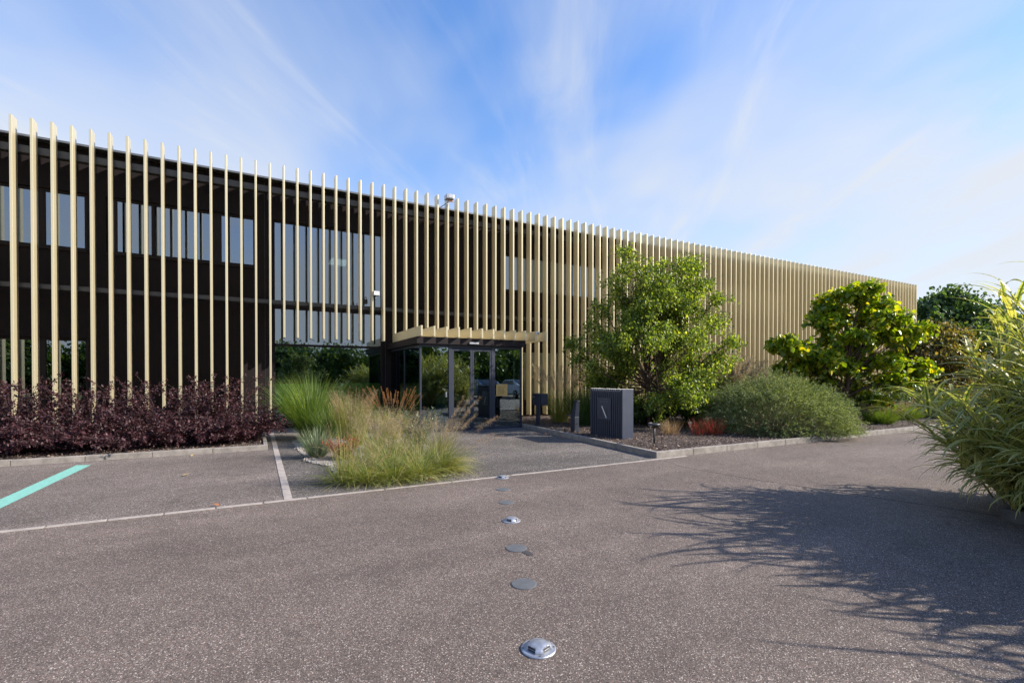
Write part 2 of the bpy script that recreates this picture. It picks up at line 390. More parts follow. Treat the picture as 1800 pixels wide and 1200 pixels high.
# ================================================================== THE SETTING
def sheet(name, poly, z, mat):
    n = len(poly); me = bpy.data.meshes.new(name); me.from_pydata([(x, y, z) for x, y in poly], [], [tuple(range(n))]); me.update()
    return tag(link(name, me, mat), kind='structure')
sheet('ground', [(-600, -600), (700, -600), (700, 700), (-600, 700)], -0.03, M['field'])
sheet('road', [(-60, -12), (90, -12), (90, 6.78), (-60, 6.78)], 0.0, M['road'])
sheet('parking_bay', [(-30, 6.70), (0.30, 6.70), (0.30, 11.52), (-30, 11.52)], 0.004, M['parking'])
sheet('entrance_paving', [(0.30, 6.70), (6.85, 6.70), (7.3, 12.9), (7.3, 16.25), (0.30, 16.25)], 0.004, M['entry'])
sheet('entrance_paving', [(0.05, 11.56), (0.34, 11.56), (0.34, 16.25), (0.05, 16.25)], 0.002, M['entry'])
sheet('lawn', [(-60, -60), (7.5, -60), (7.5, -3.5), (-60, -3.5)], 0.05, M['lawn'])
sheet('lawn', [(7.5, -60), (80, -60), (80, -14), (7.5, -14)], 0.05, M['lawn'])

def kerb_run(name, pts, w, h, seg=1.0, side=1):
    """concrete kerb stones butted with narrow joints along a polyline; w to the left of travel"""
    b = MB()
    for (x0, y0), (x1, y1) in zip(pts[:-1], pts[1:]):
        d = Vector((x1-x0, y1-y0)); L = d.length; d /= L; nn = Vector((-d.y, d.x))*w*side
        k = max(1, round(L/seg))
        for i in range(k):
            a = Vector((x0, y0)) + d*(L*i/k + 0.004); c = Vector((x0, y0)) + d*(L*(i+1)/k - 0.004)
            dz = random.uniform(-0.003, 0.003)
            poly = [a, c, c+nn, a+nn]
            if side < 0: poly.reverse()
            b.prism([(p.x, p.y) for p in poly], -0.05, h+dz)
    return tag(b.build(name, M['concrete'], bevel=0.008), kind='structure')
kerb_run('kerb', [(7.24, 12.95), (6.95, 9.12), (6.76, 6.80)], 0.10, 0.125, side=1)
kerb_run('kerb', [(6.76, 6.80), (30, 6.78)], 0.10, 0.125, side=1)
kerb_run('kerb', [(30, 6.78), (90, 6.78)], 0.10, 0.125, seg=3, side=1)
kerb_run('kerb', [(-30, 11.46), (0.18, 11.52)], 0.12, 0.11, side=1)
kerb_run('kerb', [(0.18, 11.64), (0.15, 15.8)], 0.08, 0.11, side=1)
# setts laid flush between the parking bay and the paved entrance
b = MB(); y = 6.72
while y < 15.8:
    b.box(0.285 + random.uniform(-.003, .003), 0.385, y, y+0.195, -0.03, 0.012+random.uniform(-.002, .002)); y += 0.2
tag(b.build('sett_strip', M['sett'], bevel=0.004), kind='structure')
b = MB(); x = -14.0
while x < 6.7:
    w = 0.49 if x < 0.4 else 0.98
    y0 = 6.64 + 0.10*math.sin((x+3)/12)
    b.box(x+0.006, x+w, y0-(0.035 if x < 0.4 else 0.02), y0+0.035, -0.03, 0.009+random.uniform(-.001, .001)); x += w+0.012
tag(b.build('edging_strip', M['sett'], bevel=0.003), kind='structure')
b = MB(); b.add([(-2.63, 10.96, .008), (-2.83, 11.07, .008), (-2.95, 5.9+2.0, .008), (-2.74, 7.75, .008)], [(0, 1, 2, 3)])
MBp = MB(); MBp.add([(-2.62, 10.97, .009), (-2.84, 11.07, .009), (-2.93, 6.95, .009), (-2.72, 6.95, .009)], [(0, 1, 2, 3)])
tag(MBp.build('painted_line', M['teal']), kind='structure')
# saw-cut seam running across the road
b = MB(); pts = [(6.72, 6.55), (6.5, 5.9), (6.7, 4.6), (7.05, 3.3), (7.5, 1.6), (8.4, -2.0)]
b.tube([(x, y, -0.001) for x, y in pts], 0.004, 4)
tag(b.build('road_seam', M['black']), kind='structure')
# planting beds
def bed(name, poly, z, mat):
    o = sheet(name, poly, z, mat); return o
bed('planting_bed', [(6.86, 6.88), (90, 6.88), (90, 16.2), (7.34, 16.2), (7.30, 12.9), (7.03, 9.1)], 0.09, M['mulch'])
bed('planting_bed', [(-30, 11.58), (0.10, 11.64), (0.07, 16.2), (-30, 16.2)], 0.075, M['mulch'])
islx = [(0.80, 9.6), (1.08, 8.9), (1.15, 7.5), (1.15, 7.15), (2.2, 7.0), (2.7, 7.1), (2.95, 7.6), (3.5, 9.2), (3.4, 10.8), (3.3, 12.2), (2.2, 13.6), (1.0, 13.9), (0.75, 12.6)]
bed('gravel_bed', islx, 0.016, M['gravel'])

# mulch chips and pebbles
def chips(name, n, f, size, mat, z, label, cat_):
    x, y = f(n); pos = np.stack([x, y, z+rng.uniform(0, 0.03, len(x))], 1)
    d = rng.normal(size=(len(x), 3))*np.array([1, 1, .35]); up = rng.normal(size=(len(x), 3))*np.array([.35, .35, .3])+np.array([0, 0, 1])
    L = rng.uniform(0.5, 1.3, len(x))*size
    VF = leaves(pos, d, up, L, L*rng.uniform(.25, .55, len(x)), fold=0.1, curl=0.05)
    return tag(npobj(name, VF, mat, None), label, cat_, kind='stuff')
M['chip'] = leafmat('bark_chip', [(0, (0.035, 0.022, 0.018)), (0.4, (0.10, 0.062, 0.048)), (0.75, (0.22, 0.15, 0.12)), (1, (0.42, 0.33, 0.28))], trans=0.0, rough=0.8)
M['dryleaf'] = leafmat('dry_leaf', [(0, (0.30, 0.09, 0.03)), (0.5, (0.42, 0.15, 0.05)), (1, (0.5, 0.25, 0.10))], trans=0.2, tcol=(1.5, 1.2, .6))
def fr(n):
    x = 6.9 + 13*rng.uniform(0, 1, n)**1.5; y = 6.9 + 9.1*rng.uniform(0, 1, n)**1.4
    k = (x > 6.95 + 0.06*(y-6.8)+0.02)
    return x[k], y[k]
chips('bark_chips', 34000, fr, 0.045, M['chip'], 0.09, 'brown bark chips covering the planting bed beside the entrance', 'mulch')
def fl(n):
    x = rng.uniform(-9, 0.08, n); y = 11.6 + 1.6*rng.uniform(0, 1, n)**1.3; return x, y
chips('bark_chips', 12000, fl, 0.04, M['chip'], 0.075, 'grey brown bark chips under the purple hedge', 'mulch')
def peb():
    b = MB(); 
    out = []
    n = len(islx)
    for i in range(1500):
        k = random.choice((0, 0, 1, 12, 12, 4, 5, 6)); a = Vector(islx[k]); c = Vector(islx[(k+1) % n]); p = a.lerp(c, random.random())
        q = p.lerp(Vector((2.0, 10)), random.random()**2*0.14)
        out.append((q.x+random.gauss(0, .03), q.y+random.gauss(0, .03)))
    V0 = np.array([(1,0,0),(-1,0,0),(0,1,0),(0,-1,0),(0,0,1),(0,0,-1)], float)
    Fq = np.array([(0,2,4),(2,1,4),(1,3,4),(3,0,4),(2,0,5),(1,2,5),(3,1,5),(0,3,5)])
    N = len(out); s = rng.uniform(.010, .026, (N, 1, 1))*rng.uniform(.6, 1.2, (N, 1, 3)); 
    V = (V0[None]*s) + np.concatenate([np.array(out), np.full((N, 1), .02)], 1)[:, None, :]
    F = (Fq[None]+np.arange(N)[:, None, None]*6).reshape(-1, 3)
    return tag(npobj('pebbles', (V.reshape(-1, 3), F), M['gravelstone'], None, smooth=False), 'pale pebbles edging the grass bed in front of the entrance', 'pebbles', kind='stuff')
peb()

# ================================================================== THE BUILDING
FY = 15.5; FD = 0.29; FW = 0.053; WY = 16.27
U0 = -5.115; US = 0.3628
XE = 38.95; HT = 7.5
bld = empty('office_building', (0, WY, 0), 'long dark two storey office building fronted by tall gold vertical fins', 'building')
def off(b): b.off = Vector((0, WY, 0)); return b
def BB(): return off(MB())
holes = [(-7.2, -3.92, 4.87, 6.36), (-3.54, -0.04, 4.87, 6.36), (-7.2, -3.92, 0.75, 2.58), (0.42, 3.72, 0.08, 6.36),
         (8.28, 14.4, 4.88, 6.30), (8.9, 16.2, 0.62, 2.62), (4.03, 7.2, 0.03, 2.5), (16.5, 24.0, 4.88, 6.30)]
xs = sorted(set([-14.0, XE] + [h[0] for h in holes] + [h[1] for h in holes]))
zs = sorted(set([-0.05, HT] + [h[2] for h in holes] + [h[3] for h in holes]))
b = BB()
for i in range(len(xs)-1):
    for j in range(len(zs)-1):
        xm = (xs[i]+xs[i+1])/2; zm = (zs[j]+zs[j+1])/2
        if any(h[0] < xm < h[1] and h[2] < zm < h[3] for h in holes): continue
        b.quad((xs[i], WY, zs[j]), (xs[i+1], WY, zs[j]), (xs[i+1], WY, zs[j+1]), (xs[i], WY, zs[j+1]))
for x0, x1, z0, z1 in holes:
    y1 = WY+0.18
    b.quad((x0, WY, z0), (x0, WY, z1), (x0, y1, z1), (x0, y1, z0)); b.quad((x1, WY, z0), (x1, y1, z0), (x1, y1, z1), (x1, WY, z1))
    b.quad((x0, WY, z1), (x1, WY, z1), (x1, y1, z1), (x0, y1, z1)); b.quad((x0, WY, z0), (x0, y1, z0), (x1, y1, z0), (x1, WY, z0))
YB = 36.0
b.quad((XE, WY, -.05), (XE, YB, -.05), (XE, YB, HT), (XE, WY, HT)); b.quad((-14, WY, -.05), (-14, WY, HT), (-14, YB, HT), (-14, YB, -.05))
b.quad((-14, YB, -.05), (-14, YB, HT), (XE, YB, HT), (XE, YB, -.05))
b.build('wall', M['wall'], bld)
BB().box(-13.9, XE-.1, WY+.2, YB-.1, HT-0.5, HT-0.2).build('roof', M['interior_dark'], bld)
BB().box(-14.02, XE+.02, WY-0.24, WY+0.28, HT-.02, HT+0.04).build('coping', M['coping'], bld, bevel=0.01)
# panel joints and the taller pilaster beside the big window
for x in (0.19, 0.345, 3.80, 5.9, 7.9):
    BB().box(x, x+0.018, WY-0.006, WY+0.001, 0.0, HT-0.01).build('panel_joint', M['black'], bld)
def rail(name, z0, z1):
    b = BB(); b.box(-12, XE-0.1, FY+FD+0.035, FY+FD+0.16, z0, z1)
    b.box(-12, XE-0.1, FY+FD+0.035, FY+FD+0.16+.05, z0-0.012, z0-0.001)
    return b.build(name, M['rail'], bld, bevel=0.006)
rail('top_rail', 7.02, 7.19); rail('middle_rail', 3.75, 3.86)
# fins
def finmesh(z0, z1):
    b = MB(); w = FW/2; g = 0.003
    b.box(-w, w, 0, FD, z0, z1)
    return b.mesh('fin')
def fin_obj(me, k, name='fin'):
    o = link(name, me, M['fin'], bld); o.location = (U0+US*k, FY-WY, 0)
    bv = o.modifiers.new('bevel', 'BEVEL'); bv.width = 0.005; bv.segments = 2
    return o
meF, meS, meC = finmesh(0.165, 7.75), finmesh(2.73, 7.75), finmesh(2.99, 7.75)
for k in range(0, 100):
    me = meS if 16 <= k <= 24 else (meC if 25 <= k <= 36 else meF)
    fin_obj(me, k)
b = BB()
for k in list(range(-8, 0)) + list(range(100, 122)):
    x = U0+US*k; b.box(x-FW/2, x+FW/2, FY, FY+FD, 0.165, 7.75)
o = b.build('fins', M['fin'], bld); o['kind'] = 'stuff'

# windows: frame + panes (+ sill)
def window(x0, x1, z0, z1, mull=(), trans=(), fw=0.07, y=WY+0.09, glass='glass', sill=True, pads=()):
    f = BB()
    f.box(x0, x0+fw, y-0.03, y+0.05, z0, z1); f.box(x1-fw, x1, y-0.03, y+0.05, z0, z1)
    f.box(x0+fw, x1-fw, y-0.03, y+0.05, z1-fw, z1); f.box(x0+fw, x1-fw, y-0.03, y+0.05, z0, z0+fw)
    edges = [x0+fw]
    for m, w in mull:
        f.box(m-w/2, m+w/2, y-0.033, y+0.05, z0+fw, z1-fw); edges += [m-w/2, m+w/2]
    edges.append(x1-fw)
    for z, h in trans:
        f.box(x0+fw, x1-fw, y-0.036, y+0.053, z-h/2, z+h/2)
    fo = f.build('window', M['frame'], bld, bevel=0.004)
    for i in range(0, len(edges), 2):
        a, c = edges[i], edges[i+1]
        zz = [z0+fw] + [v for z, h in trans for v in (z-h/2, z+h/2)] + [z1-fw]
        for j in range(0, len(zz), 2):
            g = BB(); g.box(a, c, y+0.005, y+0.017, zz[j], zz[j+1])
            gl = glass if isinstance(glass, str) else glass[j//2]
            g.build('pane', M[gl], fo)
    if sill:
        BB().box(x0-0.01, x1+0.01, WY-0.045, WY+0.06, z0-0.05, z0).build('sill', M['frame'], fo, bevel=0.004)
    return fo
window(-7.15, -3.92, 4.87, 6.36, mull=((-4.87, 0.22),))
window(-3.54, -0.04, 4.87, 6.36, mull=((-3.40, 0.16), (-2.54, 0.07), (-1.04, 0.24)))
window(-7.15, -3.92, 0.75, 2.58, mull=((-4.87, 0.2),))
window(0.42, 3.72, 0.08, 6.36, trans=((2.565, 0.07), (3.74, 0.14)), fw=0.05, sill=False, glass=('glasslow', 'glass', 'glass'))
window(8.28, 14.4, 4.88, 6.30, mull=((9.1, .1), (10.4, .07), (12.4, .1), (13.4, .07)))
window(8.9, 16.2, 0.62, 2.62, mull=((10.6, .1), (12.4, .07), (14.2, .1)))
window(16.5, 24, 4.88, 6.30, mull=((19, .1), (21.5, .07)))
# rooms behind the glass
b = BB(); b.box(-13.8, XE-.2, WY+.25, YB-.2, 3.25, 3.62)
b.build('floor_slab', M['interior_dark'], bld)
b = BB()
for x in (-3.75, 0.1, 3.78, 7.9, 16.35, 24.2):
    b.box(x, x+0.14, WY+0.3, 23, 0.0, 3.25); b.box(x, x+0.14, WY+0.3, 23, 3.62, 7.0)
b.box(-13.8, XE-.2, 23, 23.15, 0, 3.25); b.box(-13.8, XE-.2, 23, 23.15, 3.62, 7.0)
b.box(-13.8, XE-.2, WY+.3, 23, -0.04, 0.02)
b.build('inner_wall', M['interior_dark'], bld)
BB().box(0.46, 3.70, WY+0.3, WY+0.42, 2.36, 2.53).build('lintel_panel', M['tealpanel'], bld)
b = BB(); b.box(2.35, 2.95, 18.2, 19.1, 5.80, 5.84); b.build('ceiling_lamp', M['lamp'], bld)
# gallery balustrade behind the big window
b = BB(); b.box(0.5, 3.68, 17.0, 17.03, 4.55, 4.58)
for x in (0.9, 1.6, 2.3, 3.0, 3.6): b.box(x, x+0.03, 17.0, 17.03, 3.62, 4.55)
b.build('balustrade', M['steel'], bld)
M['addedgreen'] = plain('added_panel_green', (0.16, 0.42, 0.05), 0.7, var=0.25, scale=2.5, coord_scale=(1, 1, 6))
b = BB(); z = 0.14
while z < 1.22:
    b.box(0.48, 3.68, WY+0.22, WY+0.235, z, z+0.195); b.box(0.48, 3.68, WY+0.212, WY+0.236, z+0.197, z+0.203); z += 0.206
b.build('added_green_panel', M['addedgreen'], bld)  # added banded panel, stands in for the lawn green seen in the glass

# ================================================================== ENTRANCE PORCH
PX0, PX1, PY = 3.98, 7.24, 12.93
por = empty('entrance_porch', (5.6, 14.5, 0), 'glazed entrance porch with dark frames under a canopy of gold blades', 'porch')
def PB(): b = MB(); b.off = Vector((5.6, 14.5, 0)); return b
BL = 12.68
bm_ = MB(); bm_.box(-FW/2, FW/2, 0, FY+FD-BL, 2.70, 2.985); me = bm_.mesh('canopy_blade')
for k in range(25, 37):
    o = link('canopy_blade', me, M['fin'], por); o.location = (U0+US*k-5.6, BL-14.5, 0)
    bv = o.modifiers.new('bevel', 'BEVEL'); bv.width = 0.004; bv.segments = 2
b = PB(); b.box(PX0-0.12, PX1+0.06, PY-0.10, WY-0.02, 2.50, 2.695)
b.build('canopy', M['frame'], por, bevel=0.006)
b = PB()
def post(x, w, y=PY, d=0.08): b.box(x-w/2, x+w/2, y, y+d, 0.0, 2.50)
post(4.0, 0.05); post(4.88, 0.10); post(6.24, 0.12); post(7.2, 0.05)
b.box(PX0+.045, 4.83, PY+.01, PY+.07, 2.42, 2.498); b.box(4.93, 6.18, PY+.01, PY+.07, 2.42, 2.498); b.box(6.30, 7.175, PY+.01, PY+.07, 2.42, 2.498)
b.box(PX0+.045, 4.83, PY+.01, PY+.07, 0.006, 0.09); b.box(6.30, 7.175, PY+.01, PY+.07, 0.006, 0.09)
for X in (4.0, 7.2):
    b.box(X-.02, X+.02, 14.55, 14.6, 0.0, 2.499); b.box(X-.02, X+.02, PY+.081, WY-.03, 0.006, 0.07); b.box(X-.02, X+.02, PY+.081, WY-.03, 2.43, 2.497)
b.build('frame', M['slate'], por, bevel=0.003)
for (x0, x1) in ((4.03, 4.83), (6.30, 7.17)):
    PB().box(x0, x1, PY+.03, PY+.042, 0.09, 2.42).build('glass_panel', M['glasslow'], por)
for X in (4.0, 7.2):
    for (y0, y1) in ((PY+.08, 14.55), (14.6, WY-.03)):
        PB().box(X-.006, X+.006, y0, y1, 0.07, 2.43).build('glass_panel', M['glasslow'], por)
for (x0, x1, hx) in ((4.93, 5.555, 5.50), (5.56, 6.18, 5.615)):
    d = PB(); w = 0.055
    d.box(x0, x0+w, PY+.012, PY+.06, 0.01, 2.41); d.box(x1-w, x1, PY+.012, PY+.06, 0.01, 2.41)
    d.box(x0+w, x1-w, PY+.012, PY+.06, 2.33, 2.41); d.box(x0+w, x1-w, PY+.012, PY+.06, 0.01, 0.10)
    do = d.build('door', M['slate'], por, bevel=0.003)
    PB().box(x0+w, x1-w, PY+.03, PY+.04, 0.10, 2.33).build('glass', M['glasslow'], do)
PB().box(PX0, PX1, PY-.05, PY+.1, 0.0, 0.0095).build('threshold', M['steel'], por)
s = PB().box(5.41, 5.71, PY-.145, PY-.10, 2.52, 2.58).build('door_sensor', M['steel'], por, bevel=0.01)
# notices and handles
PB().box(4.72, 4.76, PY-.03, PY+.0, 1.0, 1.14).build('handle', M['steel'], por, bevel=0.006)
pl = PB().box(6.34, 6.72, PY+.002, PY+.012, 1.0, 1.36).build('brass_plaque', M['brass'], por, bevel=0.003)
b = PB(); random.seed(3)
for r_ in range(7):
    z = 1.29-r_*0.035; x = 6.38
    while x < 6.60:
        w = random.uniform(.01, .035); b.box(x, x+w, PY-.0005, PY+.0018, z-.005, z+.005); x += w+.012
b.build('engraved_lines', M['darkstem'], pl)
# entry floor + mat
PB().box(4.03, 7.17, PY+.12, WY+.2, 0.006, 0.016).build('door_mat', M['black'], por)
# steel access pillar with card reader inside the porch and a round planter column
t = empty('access_terminal', (6.02, 14.2, 0.016), 'slim steel access pillar with two white cards behind the glass door', 'access terminal')
MB().box(-.09, .09, -.05, .05, 0, 1.25).build('post', M['steel'], t, bevel=0.01)
MB().box(-.035, .035, -.062, -.05, 0.98, 1.08).build('card_reader', M['white'], t, bevel=0.004)
MB().box(-.035, .035, -.062, -.05, 1.10, 1.18).build('notice', M['white'], t, bevel=0.004)
t = empty('barrier_gate', (5.35, 14.6, 0.016), 'teal glass barrier gate standing inside the entrance', 'gate')
MB().box(-.25, -.12, -.3, .3, 0, 1.0).box(.30, .42, -.3, .3, 0, 1.0).build('cabinet', M['tealpanel'], t, bevel=0.02)
MB().box(-.12, .12, -.01, .01, .25, .95).build('wing', M['glasslow'], t)
t = empty('reception_desk', (5.2, 19.5, 0.02), 'dark reception desk deep inside the entrance hall', 'desk')
MB().box(-.9, .9, -.3, .3, 0, 1.02).build('counter', M['interior_dark'], t, bevel=0.02)
MB().box(-1.0, 1.0, -.38, .38, 1.02, 1.07).build('desk_top', M['tealpanel'], t, bevel=0.01)

# ================================================================== SMALL OBJECTS ON THE BUILDING
def floodlight():
    t = empty('floodlight', (U0+US*30-.04, FY-0.02, 7.50), 'pale grey floodlight with a black cable on top of a fin', 'floodlight')
    MB().box(-.07, .20, -.16, .12, .12, .28).build('housing', M['alu'], t, bevel=0.02)
    MB().box(.0, .14, -.17, -.161, .15, .27).build('lens', M['steel'], t)
    MB().box(-.02, .03, -.03, .03, -.1, .12).build('bracket', M['alu'], t, bevel=.004)
    MB().tube([(-.03, .06, .0), (-.12, .3, -.05), (-.24, .5, -.16), (-.34, .72, -.28)], .012, 6).build('cable', M['black'], t)
    MB().tube([(0.02, -.1, .04), (.12, -.13, .04), (.18, -.1, .05)], .02, 6).build('sensor', M['woodstake'], t)
floodlight()
t = empty('floodlight', (U0+US*23+.02, FY-0.01, 4.18), 'small grey floodlight clamped halfway up a fin over the big window', 'floodlight')
MB().box(-.02, .17, -.12, .0, -.03, .12).build('housing', M['alu'], t, bevel=0.01)
MB().box(.0, .15, -.126, -.1201, -.01, .10).build('lens', M['white'], t)
MB().tube([(.05, -.05, -.03), (.05, -.07, -.10), (.02, -.02, -.14)], .02, 6).build('sensor', M['lens'], t)
t = empty('cable_clip', (U0+US*22+.10, FY+.1, 3.93), 'black cable loop hanging behind a fin beside the small floodlight', 'cable')
MB().tube([(-.06, 0, .28), (-.02, .02, .1), (.06, .02, .0), (.10, .02, .12), (.08, .02, .2), (.02, 0, .1)], .012, 6).build('cable', M['black'], t)
t = empty('dome_camera', (U0+US*35+.04, BL-.01, 2.93), 'white dome camera with a dark lens on the end of a canopy blade', 'camera')
MB().box(-.045, .045, -.05, 0, -.045, .045).build('housing', M['white'], t, bevel=0.012)
MB().lathe([(.001, -.03), (.02, -.027), (.03, -.015), (.034, 0)], (0, -.05, 0), 16).build('dome', M['lens'], t, smooth=True)

# ================================================================== TOTEM SIGN
sg = empty('totem_sign', (7.62, 9.38, 0.085), 'dark blue slatted totem sign box in the bark bed by the entrance', 'sign')
SL = 0.62; SH = 1.20; SD = 0.34
MB().box(0.0, SD, -SL, -SL+.02, 0, SH).build('side_panel', M['slatesign'], sg, bevel=.004)
MB().box(0.0, SD, SL-.02, SL, 0, SH).build('side_panel', M['slatesign'], sg, bevel=.004)
MB().box(0.06, SD-.05, -SL+.021, SL-.021, 0.02, SH-.10).build('core', M['black'], sg)
n = 16
for i in range(n):
    y = -SL+0.02+ (2*SL-0.04)*(i+0.5)/n
    MB().box(0.004, 0.05, y-0.018, y+0.018, 0.0, SH-0.004).box(0.05, SD-0.004, y-0.012, y+0.012, SH-.06, SH-.006).build('slat', M['slatesign'], sg, bevel=.003)
MB().box(-.012, 0.003, -.21, .31, .43, .97).build('name_plate', M['slatesign'], sg, bevel=.003)
def text(body, size, loc, rot, mat, parent, name='lettering', ext=0.002):
    cu = bpy.data.curves.new(name, 'FONT'); cu.body = body; cu.size = size; cu.extrude = ext; cu.align_x = 'CENTER'; cu.resolution_u = 3
    tmp = bpy.data.objects.new('tmp', cu); C.objects.link(tmp)
    dg = bpy.context.evaluated_depsgraph_get(); me = bpy.data.meshes.new_from_object(tmp.evaluated_get(dg))
    bpy.data.objects.remove(tmp); me.materials.clear()
    o = link(name, me, mat, parent); o.location = loc; o.rotation_euler = rot; return o
M['dimletter'] = plain('dim_grey_lettering', (0.14, 0.15, 0.17), 0.5, var=.05)
M['goldline'] = plain('gold_line', (0.13, 0.075, 0.025), 0.4, metal=.5, var=.05)
text('NOTA RES', 0.072, (-.014, .05, .855), (R(90), 0, R(-90)), M['dimletter'], sg)
MB().box(-.015, -.0121, 0.045, 0.055, .80, .81).box(-.015, -.0121, -.03, -.02, .80, .81).box(-.015, -.0121, 0.11, 0.12, .80, .81).build('small_marks', M['dimletter'], sg)
def bar(y0, z0, y1, z1, w, mat, nm, h=.004):
    d = Vector((0, y1-y0, z1-z0)).normalized(); s_ = Vector((0, -d.z, d.y))*w/2
    a = Vector((-.0125, y0, z0)); c_ = Vector((-.0125, y1, z1)); x = Vector((-h, 0, 0))
    m = MB(); p = [a-s_, a+s_, c_+s_, c_-s_]
    m.add(p+[q+x for q in p], [(0, 1, 2, 3), (7, 6, 5, 4), (0, 4, 5, 1), (1, 5, 6, 2), (2, 6, 7, 3), (3, 7, 4, 0)])
    return m.build(nm, mat, sg)
M['whiteline'] = plain('white_line', (0.85, 0.85, 0.86), 0.4, var=.02)
bar(.135, .76, -.045, .475, .026, M['whiteline'], 'emblem_stroke')
for (y0, z0, y1, z1) in ((.17, .74, .17, .48), (-.09, .74, -.09, .48), (.14, .74, .14, .49), (-.06, .73, -.06, .48), (.165, .74, .0, .48), (.08, .75, -.085, .50)):
    bar(y0, z0, y1, z1, .006, M['goldline'], 'emblem_outline', .002)

# mailbox
t = empty('mailbox', (7.68, 12.62, 0.09), 'dark blue mailbox on two posts beside the entrance porch', 'mailbox')
MB().box(-.11, .12, -.27, .27, .62, .98).build('box', M['slate'], t, bevel=.008)
MB().box(-.16, -.111, -.22, -.10, 0, .98).build('post', M['slate'], t, bevel=.004)
MB().box(-.03, .06, .10, .18, 0, .62).build('post', M['slate'], t, bevel=.004)
MB().box(-.118, -.1101, .12, .2, .86, .885).build('lock', M['steel'], t)
# charging / bollard post with arm
t = empty('bollard_post', (7.52, 10.55, 0.09), 'dark post with a slanted top and a side arm between mailbox and totem sign', 'post')
b = MB(); b.prism([(-.07, -.10), (.07, -.10), (.07, .10), (-.07, .10)], 0, .42)
b.add([(-.07,-.10,.42),(.07,-.10,.42),(.07,.10,.42),(-.07,.10,.42),(-.06,-.16,.83),(.05,-.16,.83),(.05,-.06,.78),(-.06,-.06,.78)], [(4,5,6,7),(0,1,5,4),(1,2,6,5),(2,3,7,6),(3,0,4,7)])
b.build('body', M['slate'], t, bevel=.006)
MB().box(-.05, .05, .10, .34, .42, .45).build('arm', M['slate'], t, bevel=.006)
MB().box(-.065, .055, -.17, -.05, .835, .855).build('cap', M['slate'], t, bevel=.004)
# mushroom light
t = empty('bollard_light', (7.57, 7.68, 0.09), 'low mushroom bollard light with a flat round head in the bed corner', 'light')
MB().lathe([(.022, 0), (.022, .43)], n=16).build('pole', M['rail'], t, smooth=True)
MB().lathe([(.03, .43), (.125, .435), (.13, .445), (.13, .462), (.122, .475), (.02, .482)], n=32).build('head', M['rail'], t, bevel=0)
MB().lathe([(.05, .0), (.05, .008), (.02, .012)], n=20).build('base_plate', M['rail'], t)
for (x, y, lb) in ((10.0, 10.3, 'small white uplight in the bark left of the birch trunk'), (11.3, 10.0, 'small white uplight in the bark right of the birch trunk')):
    t = empty('garden_spotlight', (x, y, .10), lb, 'spotlight', 'uplights under the birch')
    MB().lathe([(.015, 0), (.015, .05), (.05, .07), (.055, .14), (.045, .16)], n=16).build('head', M['white'], t, smooth=True)

# road studs and discs, along one line
def stud(x, y, rz, label, mat='alu'):
    t = empty('road_stud', (x, y, 0), label, 'road stud', 'domed metal studs along the road centre', rz)
    MB().lathe([(.100, -.005), (.101, .006), (.096, .010), (.078, .012)], n=40).build('flange', M[mat], t, smooth=False)
    # dome with two recessed windows
    b = MB(); nA, nR = 40, 8
    vs = []; fs = []
    for i in range(nR+1):
        q = i/nR; r_ = .078*math.cos(q*PI/2*0.999); z = .012 + .034*math.sin(q*PI/2)**1.0
        for j in range(nA):
            th = 2*PI*j/nA; rr = r_
            dth = min(abs((th-a_+PI) % (2*PI)-PI) for a_ in (R(200), R(290), R(20), R(110)))
            zz = z
            if dth < 0.42 and q < 0.42: rr = .056; zz = .012 + .034*min(q/0.42, 1)*0.62
            vs.append((rr*math.cos(th), rr*math.sin(th), zz))
    for i in range(nR):
        for j in range(nA): fs.append((i*nA+j, i*nA+(j+1) % nA, (i+1)*nA+(j+1) % nA, (i+1)*nA+j))
    b.add(vs, fs); b.build('dome', M[mat], t, smooth=False)
    for a_ in (200, 290, 20, 110):
        l = MB(); l.box(.0565, .0605, -.0275, .0275, .013, .033)
        lo = l.build('reflector', M['lens'], t, bevel=.001); lo.rotation_euler = (0, 0, R(a_))
        l2 = MB(); l2.box(.0606, .0612, -.022, .022, .021, .024)
        l3 = l2.build('lens_bar', M['alu'], lo)
    for a_ in (65, 155, 245, 335):
        MB().lathe([(.006, .012), (.006, .014)], (.088*math.cos(R(a_)), .088*math.sin(R(a_)), 0), 8).build('bolt', M['disc'], t)
stud(1.41, 2.33, 0, 'large domed metal road stud nearest the camera')
stud(2.42, 4.57, R(20), 'domed metal road stud between the dark discs in mid road')
stud(3.34, 6.60, R(10), 'domed metal road stud at the far edging line by the grasses')
for (x, y, lb) in ((1.76, 3.12, 'flat grey disc in the road nearest the front stud'), (2.07, 3.81, 'flat grey disc in the road beside a dark smudge'),
                   (2.72, 5.27, 'flat dark disc just beyond the middle stud'), (3.0, 5.91, 'flat dark disc just before the farthest stud')):
    t = tag(MB().lathe([(.096, -.004), (.097, .004), (.090, .0075), (.03, .0085)], n=40).build('road_disc', M['disc'], None, smooth=False), lb, 'disc', 'flat discs along the road centre')
    t.location = (x, y, 0)
M['smudge'] = plain('tar_smudge', (0.045, 0.042, 0.044), .9, var=.3, scale=60)
b = MB(); pts = []
random.seed(5)
for i in range(22):
    th = 2*PI*i/22; r_ = (.055+.03*random.random())*(1.6 if 4 < i < 8 else 1); pts.append((2.10+r_*math.cos(th)*.45, 3.66+r_*math.sin(th)*1.1))
b.add([(x, y, .004) for x, y in pts], [tuple(range(22))]); tag(b.build('road_stain', M['smudge']), kind='structure')

